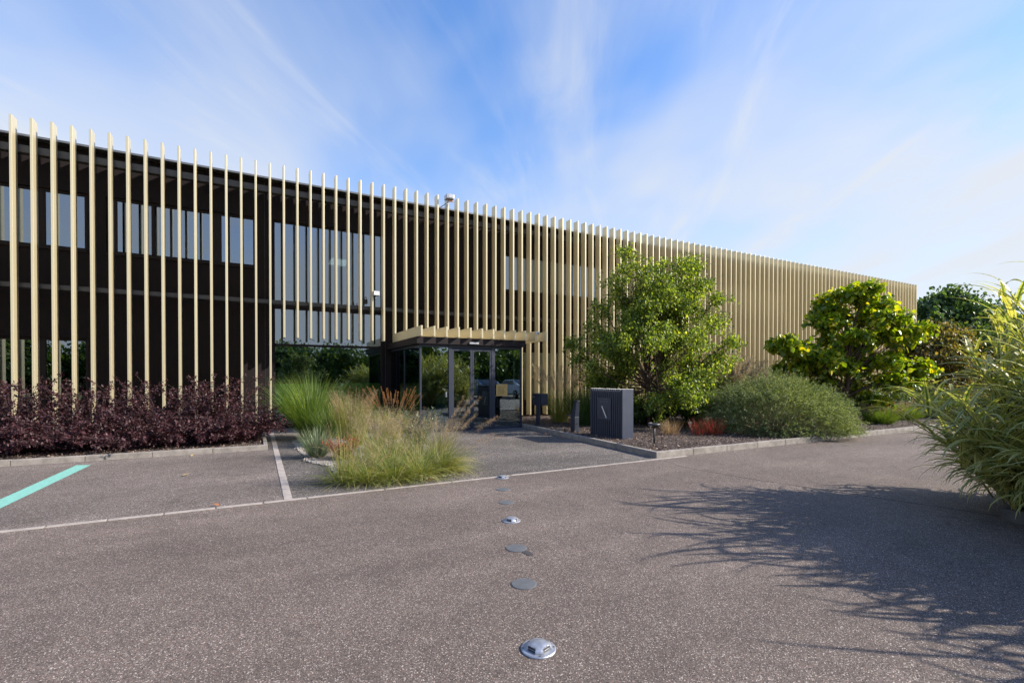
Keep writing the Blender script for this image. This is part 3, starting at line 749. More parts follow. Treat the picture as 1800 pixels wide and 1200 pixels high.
# stake and slab in the grass bed
tag(MB().prism([(-.03, -.02), (.03, -.02), (.025, .02), (-.03, .02)], -.02, .22).build('wooden_stake', M['woodstake'], None, bevel=.006), 'short orange wooden stake in front of the tall green grass', 'stake').location = (1.27, 11.5, 0.01)
def rock(x, y, s, sz, lb):
    bm = bmesh.new(); bmesh.ops.create_icosphere(bm, subdivisions=3, radius=1)
    for v in bm.verts:
        v.co *= 1+.12*math.sin(v.co.x*4+x)*math.cos(v.co.y*5)+random.uniform(-.03, .03)
        v.co.x *= s[0]; v.co.y *= s[1]; v.co.z *= s[2]
    me = bpy.data.meshes.new('boulder'); bm.to_mesh(me); bm.free()
    o = link('boulder', me, M['rock']); o.location = (x, y, sz); tag(o, lb, 'rock')
rock(1.45, 11.1, (.42, .22, .16), .06, 'low flat grey boulder behind the blue grass tuft')

# litter leaves
def litter(x, y, sz, label, mat, rz, z=0.012, grp=None):
    V, F = leaves(np.array([[0, 0, 0.004]]), np.array([[1, .2, .12]]), np.array([[.1, .1, 1]]), sz, sz*.6, fold=.5, curl=-.15)
    o = npobj('fallen_leaf', (V, F), mat, None); o.location = (x, y, z); o.rotation_euler = (0, 0, rz); tag(o, label, 'leaf', grp)
M['yleaf'] = leafmat('yellow_dry_leaf', [(0, (0.55, 0.38, 0.14)), (1, (0.62, 0.46, 0.22))], trans=.2, tcol=(1.2, 1.2, .7))
litter(-1.05, 9.02, .12, 'pale yellow dry leaf lying in the middle of the parking bay', M['yleaf'], .3)
litter(-1.15, 11.2, .10, 'yellow leaf lying against the left kerb', M['yleaf'], 1.3)
random.seed(9)
for i in range(16):
    litter(6.98+random.uniform(-.28, .06)+.02*i*0, 11.0+random.uniform(-1.2, 1.6), random.uniform(.05, .09), 'orange dry leaf at the foot of the kerb beside the porch', M['dryleaf'], random.uniform(0, 6), grp='orange dry leaves along the kerb by the porch')
for i in range(5):
    litter(0.45+random.uniform(0, .15), 13.2+random.uniform(-.9, .9), random.uniform(.05, .08), 'small rusty leaf on the dark paving by the hedge end', M['dryleaf'], random.uniform(0, 6), grp='rusty leaves on the paving by the hedge end')
litter(-.42, 6.72, .08, 'rusty curled leaf on the edging line of the parking bay', M['dryleaf'], 2.2)
litter(2.25, 6.85, .08, 'rusty leaf at the front edge of the grass bed', M['dryleaf'], 0.4)

# ================================================================== PLANTS
def stems_mesh(P, r0, r1, n=4, keep=None):
    b = MB(); idx = range(len(P)) if keep is None else keep
    S = P.shape[1]
    for i in idx:
        b.tube([tuple(p) for p in P[i]], [r0+(r1-r0)*k/(S-1) for k in range(S)], n, caps=False)
    return b

def leafy_shrub(name, label, cat_, loc, nst, H, spread, lf, per, mat, stemmat, jit=.05, droop=.25, t0=.12, baser=.2, group=None, updir=.5, pw=1.4, wl=.55, sc=(1, 1), hv=.35):
    root = empty(name, loc, label, cat_, group)
    base, az, q = disk(nst, baser); a0 = q*spread*.7 + rng.uniform(0, .15, nst); a1 = a0 + spread*rng.uniform(.2, .9, nst) + droop
    L = H*rng.uniform(1-hv, 1.05, nst)*(1+.12*(a1 > .8))
    az = az + rng.normal(0, .35, nst)
    P = arcs(base, az, a0, a1, L, 7, pw); P[..., 0] *= sc[0]; P[..., 1] *= sc[1]
    b = stems_mesh(P, .009, .003, 4); b.build('branches', stemmat, root, smooth=True)
    n = nst*per; idx = rng.integers(0, nst, n); t = t0+(1-t0)*rng.uniform(0, 1, n)**.8
    pos, tan = samp(P, idx, t); pos = pos + rng.normal(0, jit, (n, 3))*(1.15-t)[:, None]*np.array([1, 1, .8])
    d = nrm(tan*updir + rdir(n)*.9); up = nrm(rdir(n)*.7+np.array([0, 0, 1]))
    s = rng.uniform(.6, 1.15, n)*lf
    pos[:, 2] = np.maximum(pos[:, 2], .01)
    npobj('foliage', leaves(pos, d, up, s, s*wl), mat, root)
    return root

M['purple'] = leafmat('purple_leaf', [(0, (0.026, 0.011, 0.014)), (0.5, (0.052, 0.022, 0.028)), (0.85, (0.088, 0.042, 0.050)), (1, (0.13, 0.075, 0.08))], trans=.2, rough=.5, spec=.3, tcol=(2.2, .9, .8))
hs_ = [(-9.1, 12.75), (-7.9, 12.9), (-6.75, 12.7), (-5.6, 12.85), (-4.45, 12.72), (-3.3, 12.9), (-2.2, 12.75), (-1.15, 12.9), (-.45, 13.0),
       (-7.3, 14.0), (-5.9, 14.1), (-4.6, 14.0), (-3.3, 14.15), (-2.0, 14.1), (-.85, 14.2)]
hn = ['cut off by the left edge of the photo', 'at the far left, filling the kerb corner', 'below the first fins', 'below the lower left window', 'in front of the left windows', 'in the middle of the hedge row',
      'right of the hedge middle', 'second from the paved strip', 'at the right end by the paved strip']
for i, (x, y) in enumerate(hs_):
    front = i < 9
    lb = ('dark purple leaved shrub ' + hn[i]) if front else 'dark purple shrub in the back row, ' + ['far left', 'left of the lower windows', 'before the lower windows', 'right of the lower windows', 'near the dark pilaster', 'by the dark pilaster with tall shoots'][i-9]
    leafy_shrub('purple_shrub', lb, 'shrub', (x, y-.12, .07), 86 if front else 48, 1.04 if front else (1.72 if i == 14 else 1.56), 1.25 if front else .6, .066, 78, M['purple'], M['darkstem'], jit=.085, baser=.36, group='purple shrubs of the hedge', droop=.22, wl=.62, hv=.5, t0=.04)

M['silver'] = leafmat('silver_willow_leaf', [(0, (0.06, 0.085, 0.03)), (0.5, (0.14, 0.18, 0.07)), (0.85, (0.25, 0.28, 0.13)), (1, (0.42, 0.44, 0.32))], trans=.35, rough=.5, tcol=(1.5, 1.6, .7))
def dome_shrub(name, label, loc, rad, ntw, per, lf, wl, tl, mat, stemmat):
    root = empty(name, loc, label, 'shrub')
    n0 = 260; base, az, q = disk(n0, .5); a0 = q*1.2; P0 = arcs(base, az, a0, a0+.4, np.full(n0, rad[2]*.95), 6, 1.2); P0[..., 2] = np.maximum(P0[..., 2], .02)
    stems_mesh(P0, .012, .004, 4).build('branches', stemmat, root, smooth=True)
    d = rdir(ntw*2); d = d[d[:, 2] > -.05][:ntw]; n = len(d); az = np.arctan2(d[:, 1], d[:, 0])+rng.normal(0, .5, n)
    lump = 1+.07*np.sin(d[:, 0]*5+1)*np.cos(d[:, 1]*6)+.05*np.sin(d[:, 2]*9+d[:, 0]*7)
    k = rng.uniform(.55, .97, n)**.6*lump
    st = d*np.array(rad)*k[:, None]; st[:, 2] = np.maximum(st[:, 2], .05)
    a0 = np.arccos(np.clip(d[:, 2], -1, 1))*.7+rng.normal(0, .25, n); a1 = a0+rng.uniform(.2, 1.1, n)*(.4+np.sin(np.arccos(np.clip(d[:, 2], -1, 1))))
    L = tl*rng.uniform(.5, 1.2, n)
    P = arcs(st, az, np.abs(a0), a1, L, 5, 1.2); P[..., 2] = np.maximum(P[..., 2], .03)
    m = n*per; idx = rng.integers(0, n, m); t = rng.uniform(0, 1, m); pos, tan = samp(P, idx, t); pos += rng.normal(0, .012, (m, 3))
    dd = nrm(tan*1.2+rdir(m)*.8); s_ = lf*rng.uniform(.6, 1.2, m)
    npobj('foliage', leaves(pos, dd, nrm(rdir(m)+np.array([0, 0, .8])), s_, s_*wl), mat, root)
dome_shrub('willow_shrub', 'wide rounded silver green willow shrub spilling over the kerb', (12.7, 8.3, .09), (1.85, 1.75, 1.32), 5200, 30, .05, .22, .42, M['silver'], M['drystem'])

def grass_clump(name, label, loc, n, H, spread, droop, width, mat, baser=.15, group=None, cat_='grass clump', S=6, a0add=0.0, heads=None, az0=None, azs=None, pw=1.6, twist=.5, hv=.35, wide=False):
    root = empty(name, loc, label, cat_, group)
    base, az, q = disk(n, baser)
    if az0 is not None: az = rng.normal(az0, azs, n)
    else: az = az+rng.normal(0, .5, n)
    a0 = np.abs(q*spread*rng.uniform(.4, 1.1, n))+rng.uniform(0, 1, n)*a0add; a1 = a0+droop*rng.uniform(.3, 1.1, n)
    L = H*rng.uniform(1-hv, 1.08, n)
    P = arcs(base, az, a0, a1, L, S, pw)
    P[..., 2] = np.maximum(P[..., 2], .004)
    V, F, UV = ribbons(P, width*rng.uniform(.6, 1.2, n), twist=twist, wide=wide)
    npobj('blades', (V, F), mat, root, uv=UV)
    if heads:
        nh, hH, hL, k, sp, hm, hw, kind = heads
        base, az, q = disk(nh, baser*.8)
        if az0 is not None: az = rng.normal(az0, azs, nh)
        a0 = (q*spread*.55 if az0 is None else rng.uniform(.35, .95, nh))+rng.uniform(0, .1, nh); a1 = a0+droop*rng.uniform(.15, .7, nh)
        P = arcs(base, az, a0, a1, hH*rng.uniform(.75, 1.1, nh), 7, pw)
        V, F, UV = ribbons(P, np.full(nh, .004), twist=1.5)
        idx = rng.integers(0, nh, nh*k); t = 1-hL*rng.uniform(0, 1, nh*k)
        pos, tan = samp(P, idx, t)
        if kind == 'plume':      # open airy panicle
            d = nrm(tan*.8+rdir(nh*k)*.9); ll = sp*rng.uniform(.4, 1.1, nh*k)*(1.25-t)**.0
            Q = np.stack([pos, pos+d*ll[:, None]*.5+rng.normal(0, .004, pos.shape), pos+d*ll[:, None]-np.array([0, 0, 1])*(ll*.25)[:, None]], 1)
        else:                    # dense bottlebrush
            d = nrm(tan*1.2+rdir(nh*k)); ll = sp*rng.uniform(.6, 1.1, nh*k)
            Q = np.stack([pos, pos+d*ll[:, None]*.5, pos+d*ll[:, None]], 1)
        V2, F2, _ = ribbons(Q, np.full(nh*k, hw), twist=1.5, taper=.6)
        npobj('seed_heads', cat((V, F), (V2, F2)), hm, root)
    return root
def gm(name, c, trans=.35, **k): return leafmat(name, c, trans=trans, rough=.5, **k)
M['miscanthus'] = gm('fresh_green_grass', [(0, (0.06, 0.10, 0.02)), (.6, (0.12, 0.19, 0.04)), (1, (0.24, 0.32, 0.09))])
M['goldgrass'] = gm('yellow_green_grass', [(0, (0.13, 0.17, 0.03)), (.6, (0.24, 0.28, 0.06)), (1, (0.40, 0.36, 0.14))])
M['tan'] = gm('tan_seed_head', [(0, (0.22, 0.14, 0.075)), (.6, (0.38, 0.26, 0.15)), (1, (0.55, 0.42, 0.27))], tcol=(1.3, 1.2, .9))
M['pinkplume'] = gm('pinkish_plume', [(0, (0.25, 0.20, 0.12)), (.6, (0.42, 0.34, 0.22)), (1, (0.60, 0.50, 0.36))], trans=.45, tcol=(1.2, 1.1, .9))
M['brownhead'] = gm('brown_bottlebrush', [(0, (0.16, 0.075, 0.03)), (.6, (0.30, 0.16, 0.07)), (1, (0.46, 0.28, 0.13))], tcol=(1.4, 1.2, .7))
M['bluegrass'] = gm('blue_green_grass', [(0, (0.10, 0.14, 0.075)), (.6, (0.20, 0.25, 0.15)), (1, (0.38, 0.42, 0.28))], tcol=(1.2, 1.3, .8))
M['feather'] = gm('soft_feather_grass', [(0, (0.08, 0.11, 0.025)), (.45, (0.17, 0.21, 0.05)), (.8, (0.32, 0.33, 0.12)), (1, (0.50, 0.46, 0.24))])
M['bloodgrass'] = gm('blood_red_grass', [(0, (0.10, 0.12, 0.03)), (.4, (0.14, 0.06, 0.03)), (.7, (0.24, 0.035, 0.04)), (1, (0.34, 0.09, 0.08))], tcol=(1.8, .8, .7))
M['darkgrass'] = gm('deep_green_grass', [(0, (0.025, 0.055, 0.018)), (.6, (0.05, 0.10, 0.03)), (1, (0.11, 0.17, 0.06))])
M['nandina'] = leafmat('red_nandina_leaf', [(0, (0.20, 0.03, 0.02)), (.5, (0.42, 0.06, 0.04)), (1, (0.60, 0.16, 0.10))], trans=.3, tcol=(1.7, .9, .7))
M['evergreen'] = leafmat('glossy_evergreen_leaf', [(0, (0.03, 0.055, 0.025)), (.5, (0.07, 0.11, 0.05)), (1, (0.20, 0.24, 0.15))], trans=.15, rough=.3, spec=.6)

# entrance island
grass_clump('silver_grass', 'tall upright fresh green grass clump in front of the big window', (1.22, 13.1, .02), 1100, 1.78, .75, .8, .013, M['miscanthus'], baser=.24)
grass_clump('silver_grass', 'lower green grass tuft between the tall clump and the golden grass', (1.55, 12.2, .02), 650, 1.05, .6, .6, .008, M['miscanthus'], baser=.2)
grass_clump('switch_grass', 'golden tipped upright grass clump beside the tall green one', (1.88, 11.2, .02), 1000, 1.12, .42, .35, .008, M['goldgrass'], baser=.22, heads=(240, 1.25, .45, 34, .055, M['tan'], .0035, 'plume'))
grass_clump('fountain_grass', 'brown bottlebrush fountain grass left of the porch', (3.0, 12.1, .02), 700, .9, .7, .6, .006, M['goldgrass'], baser=.22, heads=(46, 1.32, .24, 260, .026, M['brownhead'], .006, 'brush'))
leafy_shrub('evergreen_shrub', 'small upright evergreen shrub with grey green leaves by the porch corner', 'shrub', (2.98, 9.9, .02), 26, .92, .5, .075, 36, M['evergreen'], M['greenstem'], jit=.03, baser=.14, wl=.36, updir=1.1)
grass_clump('blue_grass', 'blue green spiky grass tuft at the left edge of the bed', (1.02, 9.95, .02), 420, .66, .85, .35, .010, M['bluegrass'], baser=.14, hv=.45)
leafy_shrub('nandina', 'small red leaved nandina beside the blue grass', 'shrub', (1.40, 9.5, .02), 44, .42, .5, .036, 36, M['nandina'], M['darkstem'], jit=.03, baser=.12, wl=.5)
fz = [(1.10, 7.35, 'leftmost low feather grass at the front of the bed', .58, 260), (1.42, 7.25, 'low feather grass tuft second from the left in front', .60, 700), (1.80, 7.2, 'low feather grass tuft in the front middle', .64, 900),
      (2.22, 7.25, 'low feather grass tuft right of the front middle', .68, 950), (2.62, 7.4, 'rightmost green feather grass leaning over the paving', .72, 950), (1.55, 8.2, 'thin feather grass tuft in front of the red nandina', .62, 300),
      (1.95, 8.1, 'yellowish feather grass tuft in the second row', .80, 800), (2.5, 8.2, 'feather grass tuft before the evergreen shrub', .76, 800)]
for i, (x, y, lb, H, n) in enumerate(fz):
    grass_clump('feather_grass', lb, (x, y, .02), int(n*1.0), H*1.05, 1.1, 1.5, .0065, M['feather'], baser=.2, a0add=.55, az0=(-.45 if i == 4 else None), azs=.9, group='feather grasses at the front of the bed', S=7, hv=.55, pw=1.2,
                heads=(18, H*1.35, .35, 26, .05, M['tan'], .0024, 'plume'))
grass_clump('wispy_grass', 'tall thin wispy grass stems at the left front corner of the bed', (1.12, 7.3, .02), 90, .95, .35, .3, .005, M['goldgrass'], baser=.12, heads=(22, 1.0, .4, 20, .05, M['tan'], .0025, 'plume'))
hz_ = [(2.0, 9.1, 'hazy tan panicle grass in the middle of the bed', .98), (2.5, 9.3, 'hazy tan panicle grass left of the evergreen shrub', .98), (2.2, 10.2, 'hazy tan panicle grass before the brown fountain grass', 1.0), (3.05, 8.7, 'hazy tan panicle grass right of the evergreen shrub', .85)]
for x, y, lb, H in hz_:
    grass_clump('panicle_grass', lb, (x, y, .02), 240, .66, .8, .7, .006, M['feather'], baser=.2, group='hazy panicle grasses in the bed', heads=(60, H, .40, 44, .085, M['pinkplume'], .0026, 'plume'))
grass_clump('arching_grass', 'long arching grass stalks with feathery tips reaching toward the porch door', (2.65, 8.0, .02), 60, .8, .9, .6, .005, M['feather'], baser=.1, az0=-.5, azs=.35, heads=(12, 1.5, .28, 150, .07, M['tan'], .0026, 'plume'), pw=1.0)

# right bed
grass_clump('blood_grass', 'red blood grass tuft left of the willow shrub', (9.95, 8.55, .09), 130, .46, .5, .3, .008, M['bloodgrass'], baser=.2, group='red blood grass tufts')
grass_clump('blood_grass', 'brighter red blood grass tuft touching the willow shrub', (10.30, 8.35, .09), 200, .5, .5, .3, .008, M['bloodgrass'], baser=.22, group='red blood grass tufts')
grass_clump('dry_grass', 'thin brownish grass tuft beside the red grass', (9.45, 9.0, .09), 300, .42, .5, .3, .005, M['tan'], baser=.2)
grass_clump('arching_sedge', 'dark green arching grass right of the birch trunk', (12.1, 10.4, .09), 1500, 1.75, .8, 1.3, .012, M['darkgrass'], baser=.3)
grass_clump('arching_sedge', 'dark green arching grass between the birch and the willow shrub', (12.6, 9.5, .09), 1300, 1.35, .8, 1.3, .011, M['darkgrass'], baser=.3)
grass_clump('arching_sedge', 'dark green grass left of the birch behind the totem sign', (8.9, 12.0, .09), 1000, 1.35, .6, .8, .011, M['darkgrass'], baser=.3)
for (x, y, H, lb) in ((13.1, 10.9, 2.25, 'pinkish plume grass right of the birch'), (13.65, 10.4, 2.1, 'fullest pinkish plume grass between birch and willow shrub'), (14.1, 11.2, 2.1, 'pinkish plume grass behind the willow shrub'), (12.6, 12.4, 2.25, 'pinkish plume grass close to the fins behind the birch'), (8.8, 13.2, 1.95, 'thin pinkish plume grass left of the birch'), (10.2, 13.4, 1.9, 'thin pinkish plume grass behind the birch trunk')):
    grass_clump('plume_grass', lb, (x, y, .09), 500, H*.7, .5, .9, .008, M['darkgrass'] if x > 11 else M['goldgrass'], baser=.25, group='pinkish plume grasses along the fins', heads=(150 if x > 11 else 40, H, .28, 220, .10, M['pinkplume'], .005, 'plume'))
for (x, y, H, lb) in ((17.6, 8.0, .62, 'low bright green fountain grass mound near the right kerb'), (20.2, 8.4, .66, 'second low green fountain grass mound further along the right kerb')):
    grass_clump('fountain_grass', lb, (x, y, .09), 1300, H, 1.0, .8, .011, M['miscanthus'], baser=.35, group='low green fountain grass mounds', heads=(70, H*1.1, .25, 60, .03, M['tan'], .006, 'brush'))
grass_clump('fountain_grass', 'larger dull green fountain grass under the yellow green tree', (18.4, 9.6, .09), 1400, 1.25, .9, 1.0, .014, M['darkgrass'], baser=.4, heads=(60, 1.3, .2, 100, .04, M['tan'], .008, 'brush'))
for (x, y, H, lb) in ((16.3, 11.0, 1.9, 'leftmost dark purple shrub behind the willow shrub'), (17.3, 11.2, 1.75, 'middle dark purple shrub behind the willow shrub'), (18.5, 11.2, 1.85, 'rightmost dark purple shrub behind the willow shrub'), (15.1, 11.4, 1.85, 'sparse dark purple shrub beside the pink plumes')):
    leafy_shrub('purple_shrub', lb, 'shrub', (x, y, .09), 22, H, .45, .085, 60, M['purple'], M['darkstem'], jit=.07, baser=.25, group='purple shrubs behind the willow', wl=.6)
M['midgreen'] = leafmat('mid_green_leaf', [(0, (0.03, 0.06, 0.014)), (.6, (0.07, 0.12, 0.025)), (1, (0.16, 0.21, 0.06))], trans=.3)
M['bronzeleaf'] = leafmat('bronze_green_leaf', [(0, (0.06, 0.07, 0.02)), (.6, (0.13, 0.12, 0.035)), (1, (0.30, 0.19, 0.07))], trans=.35)
for (x, y, H, m, lb) in ((20.6, 10.6, 1.5, 'midgreen', 'dark rounded shrub under the yellow green tree'), (23.0, 10.2, 1.8, 'midgreen', 'dark rounded shrub right of the yellow green tree'), (25.0, 9.4, 2.0, 'bronzeleaf', 'bronze tinted shrub near the variegated reed'),
                         (22.3, 8.6, 1.1, 'midgreen', 'low dark shrub near the right kerb'), (28.5, 9.2, 1.9, 'midgreen', 'far green shrub half hidden by the variegated reed'), (15.6, 9.6, 1.25, 'midgreen', 'low dark shrub between willow and yellow green tree'),
                         (11.0, 11.6, 1.0, 'midgreen', 'dark low shrub at the foot of the birch'), (11.7, 12.3, 1.5, 'midgreen', 'dark shrub against the fins behind the birch')):
    leafy_shrub('rounded_shrub', lb, 'shrub', (x, y, .09), 120, H, 1.15, .10, 40, M[m], M['bark'], jit=.09, baser=.35, group='rounded shrubs of the right bed', wl=.5, droop=.3)

# ------------------------------------------------------------------ trees
def cluster_tree(name, label, cat_, loc, clusters, trunk_top, trunk_r, leafL, wl, mat, bark, twigs=16, per=30, jit=.05, droop=.9, group=None, trunks=1, flat=.8, updown=.2, layer=False, joinlo=.25):
    """clusters: (x,y,z,r) relative to loc"""
    root = empty(name, loc, label, cat_, group)
    tb = MB()
    tops = []
    for k in range(trunks):
        a = 2*PI*k/trunks+.4; sp = .0 if trunks == 1 else .12
        top = Vector((trunk_top[0]+sp*4*math.cos(a), trunk_top[1]+sp*4*math.sin(a), trunk_top[2]*(1-.08*k)))
        b0 = Vector((sp*math.cos(a), sp*math.sin(a), -.1))
        pts = [b0.lerp(top, q)+Vector((.05*math.sin(q*7+k), .05*math.cos(q*6+k), 0))*(1 if 0 < q < 1 else 0) for q in np.linspace(0, 1, 9)]
        tb.tube(pts, [trunk_r*(1-.8*q)/(1 if trunks == 1 else 1.3)+.008 for q in np.linspace(0, 1, 9)], 8)
        tops.append((pts))
    tb.build('trunk', bark, root, smooth=True)
    lb = MB(); TP = []
    for (cx, cy, cz, r) in clusters:
        tr = random.choice(tops)
        h = cz*random.uniform(.35, .7); zt = trunk_top[2]
        q = min(.95, max(joinlo, h/zt)); f = q*8; i = min(int(f), 7); a = tr[i].lerp(tr[i+1], f-i)
        c_ = Vector((cx, cy, cz)); mid = a.lerp(c_, .5)+Vector((0, 0, -.08*(c_-a).length if not layer else .05*(c_-a).length))
        pts = [a, a.lerp(mid, .6)+Vector((0, 0, .02)), mid, mid.lerp(c_, .55), c_]
        rr = min(trunk_r*.4, .008+.008*(c_-a).length)
        lb.tube(pts, [rr, rr*.8, rr*.6, rr*.45, rr*.25], 5, caps=False)
        for w in range(twigs):
            d = Vector(rdir(1)[0]); out = Vector((cx, cy, 0)); out = out.normalized() if out.length > .1 else Vector((0, 0, 0))
            d = (d + out*.35 + Vector((0, 0, updown))).normalized()
            d.z *= flat
            e = c_+d*r*(random.uniform(.5, 1.1) if random.random() < .82 else random.uniform(1.1, 1.7))
            s0 = mid.lerp(c_, random.uniform(.3, 1))
            m1 = s0.lerp(e, .5)+Vector((0, 0, .10*r)); e2 = e+Vector((0, 0, -droop*r*.22))
            TP.append([s0, m1, e, e2])
            if w % 2 == 0: lb.tube([s0, m1, e], [rr*.22, rr*.15, .002], 3, caps=False)
    lb.build('limbs', bark, root, smooth=True)
    P = np.array([[tuple(p) for p in t] for t in TP]); nt_ = len(P); n = nt_*per
    idx = rng.integers(0, nt_, n); t = .12+.88*rng.uniform(0, 1, n)**.75
    pos, tan = samp(P, idx, t); pos += rng.normal(0, jit, (n, 3))
    d = nrm(tan*.5+rdir(n)*.8+np.array([0, 0, -droop*.45])); up = nrm(rdir(n)*.55+np.array([0, 0, 1]))
    s = leafL*rng.uniform(.55, 1.15, n)
    npobj('crown', leaves(pos, d, up, s, s*wl, fold=.3, curl=.2), mat, root)
    return root

RV = np.array([.883, -.469]); FV = np.array([.469, .883])
def rel(lat, dep): v = RV*lat+FV*dep; return v[0], v[1]
M['birch'] = leafmat('birch_leaf', [(0, (0.07, 0.105, 0.022)), (.45, (0.13, 0.185, 0.036)), (.8, (0.235, 0.29, 0.055)), (1, (0.50, 0.50, 0.11))], trans=.45, rough=.42, tcol=(1.8, 1.9, .5))
random.seed(21)
bl = []
# (lateral, height, radius) outline taken at the tree's own place, then spread in depth
for lat, z, r in [(-.85, 5.15, .32), (-.75, 4.75, .45), (-.25, 4.7, .42), (.15, 4.85, .35), (.75, 4.85, .38), (1.05, 5.05, .28), (1.35, 4.95, .22), (-1.1, 4.35, .42), (.5, 4.5, .5), (-.4, 4.3, .6), (.1, 4.2, .6), (1.2, 4.4, .42), (1.55, 4.3, .2)]:
    x, y = rel(lat, random.uniform(-.5, .5)); bl.append((x, y, z, r))
for i in range(90):
    z = random.uniform(.75, 4.3)
    w = (1.1 if z > 3.4 else 1.3)+.75*math.exp(-((z-2.3)/.8)**2) if z > 1.6 else 1.85
    a = random.uniform(0, 2*PI); q = w*math.sqrt(random.uniform(.05, 1))
    bl.append((q*math.cos(a), q*math.sin(a)*.95, z, random.uniform(.28, .5)))
for lat, z, r in [(-2.35, 2.55, .28), (-2.2, 2.15, .32), (-2.0, 1.75, .3), (2.3, 2.6, .3), (2.1, 2.1, .4), (1.95, 3.2, .35), (-1.7, 3.1, .38), (-1.55, 3.7, .3), (1.75, 3.8, .28), (1.9, 1.5, .5), (-1.8, 1.3, .4), (1.5, .9, .5), (0.4, .8, .5), (-.6, .85, .4)]:
    x, y = rel(lat, random.uniform(-.6, .6)); bl.append((x, y, z, r))
cluster_tree('birch_tree', 'bushy light green birch tree behind the totem sign', 'tree', (10.75, 10.95, .09), bl, (.1, 0, 4.9), .07, 0.082, .74, M['birch'], M['bark'], twigs=20, per=26, jit=.075, trunks=3, group=None)

M['catalpa'] = leafmat('catalpa_leaf', [(0, (0.07, 0.13, 0.012)), (.42, (0.14, 0.22, 0.016)), (.75, (0.25, 0.33, 0.02)), (.93, (0.44, 0.45, 0.03)), (1, (0.58, 0.48, 0.05))], trans=.42, rough=.38, spec=.45, tcol=(1.9, 1.8, .35))
cc = []
for px_, py_, r in [(1365, 598, .30), (1385, 605, .38), (1410, 615, .45), (1440, 622, .5), (1400, 640, .35), (1470, 535, .42), (1455, 560, .45), (1475, 512, .28), (1500, 505, .42), (1515, 520, .45), (1545, 535, .38), (1567, 527, .25),
                    (1490, 545, .5), (1525, 555, .5), (1570, 560, .38), (1595, 575, .42), (1615, 583, .3), (1560, 585, .5), (1480, 590, .5), (1520, 600, .5), (1450, 640, .5), (1490, 640, .55), (1540, 630, .5), (1580, 625, .42), (1600, 640, .4),
                    (1470, 670, .5), (1510, 675, .55), (1550, 665, .5), (1590, 660, .4), (1500, 700, .4), (1540, 700, .4), (1625, 650, .3)]:
    for rep in range(2):
        dep = random.uniform(-.9, .9)*(1-.35*rep); lat = (px_-1492)*16/840*.96+random.uniform(-.1, .1); z = 1.55+(664-py_)/840*16-.09-.1
        x, y = rel(lat, dep); cc.append((x, y, z, r*.95))
cluster_tree('catalpa_tree', 'broad yellow green tree with big leaves in layered tiers before the far fins', 'tree', (17.5, 8.95, .09), cc, (.1, 0, 3.6), .08, .19, .85, M['catalpa'], M['bark'], twigs=18, per=13, jit=.08, droop=.6, flat=.42, layer=True)

M['fartree'] = leafmat('far_tree_leaf', [(0, (0.03, 0.065, 0.022)), (.6, (0.065, 0.12, 0.04)), (1, (0.12, 0.19, 0.07))], trans=.3)
def blob_tree(name, label, loc, H, Wd, leaf, mat, n=34, group=None, twigs=16, per=16, z0=.25, kind_='tree'):
    cl = []
    for i in range(n):
        z = H*(z0+(1-z0)*random.uniform(0, 1)**.8); k = (z/H-z0)/(1-z0)
        w = Wd/2*math.sqrt(max(.05, 1-(1.9*k-.85)**2)) if k > .0 else Wd/3
        a = random.uniform(0, 2*PI); q = w*math.sqrt(random.uniform(.1, 1))*.8
        cl.append((q*math.cos(a), q*math.sin(a), z*.93, Wd*random.uniform(.11, .17)))
    return cluster_tree(name, label, kind_, loc, cl, (0, 0, H*.75), H*.022+.03, leaf, .75, mat, M['bark'], twigs=twigs, per=per, jit=leaf*.7, group=group)
blob_tree('round_tree', 'blue green round crowned tree beyond the far end of the building', (48.2, 17.3, -.03), 8.6, 6.2, .36, M['fartree'], n=46)
blob_tree('round_tree', 'second blue green tree partly behind the variegated reed', (53.5, 16.4, -.03), 7.6, 6.5, .36, M['fartree'], n=40)
blob_tree('garden_tree', 'bronze green tree between yellow green tree and reed', (27.5, 10.4, .09), 3.9, 4.2, .16, M['bronzeleaf'], n=36, z0=.12)
blob_tree('garden_tree', 'dark green small tree behind the variegated reed', (31.5, 10.0, .09), 4.0, 4.5, .18, M['midgreen'], n=36, z0=.1)
blob_tree('garden_tree', 'dark green tree seen low through the reed leaves', (40, 9.5, .0), 4.6, 6, .25, M['midgreen'], n=36, z0=.1)

# trees, shrubs and cars on the camera's own side, seen mirrored in the glass
random.seed(33)
tl = ['seen mirrored in the lower left window', 'mirrored at the left of the big window', 'mirrored in the middle of the big window', 'mirrored at the right of the big window', 'mirrored in the porch side glass', 'mirrored left in the porch doors', 'mirrored right in the porch doors', 'mirrored at the right edge of the porch glass', 'far off at the end of the mirrored row']
for i, x in enumerate((-24, -16, -9.5, -3, 4, 11, 18, 26, 35)):
    blob_tree('lawn_tree', 'dark green tree beyond the lawn, ' + tl[i], (x, -36+random.uniform(-4, 3), .05), random.uniform(4.6, 6.6), random.uniform(10, 12), .5, M['midgreen'], n=50, group='trees beyond the lawn across the road', twigs=13, per=15, z0=.04)
blob_tree('olive_willow', 'grey green willow on the lawn mirrored in the big window', (3.2, -12.5, .05), 3.4, 4.2, .12, M['silver'], n=40, twigs=14, per=18, z0=.08)
blob_tree('olive_willow', 'upright yellow green bush mirrored in the left porch glass', (8.2, -3.0, .05), 3.0, 1.8, .11, M['goldgrass'], n=30, twigs=14, per=18, z0=.05)
M['carpaint'] = plain('silver_car_paint', (0.30, 0.34, 0.40), .3, metal=.6, var=.04)
M['carpaint2'] = plain('white_car_paint', (0.62, 0.64, 0.66), .3, var=.03)
M['carpaint3'] = plain('blue_car_paint', (0.05, 0.09, 0.17), .3, metal=.5, var=.04)
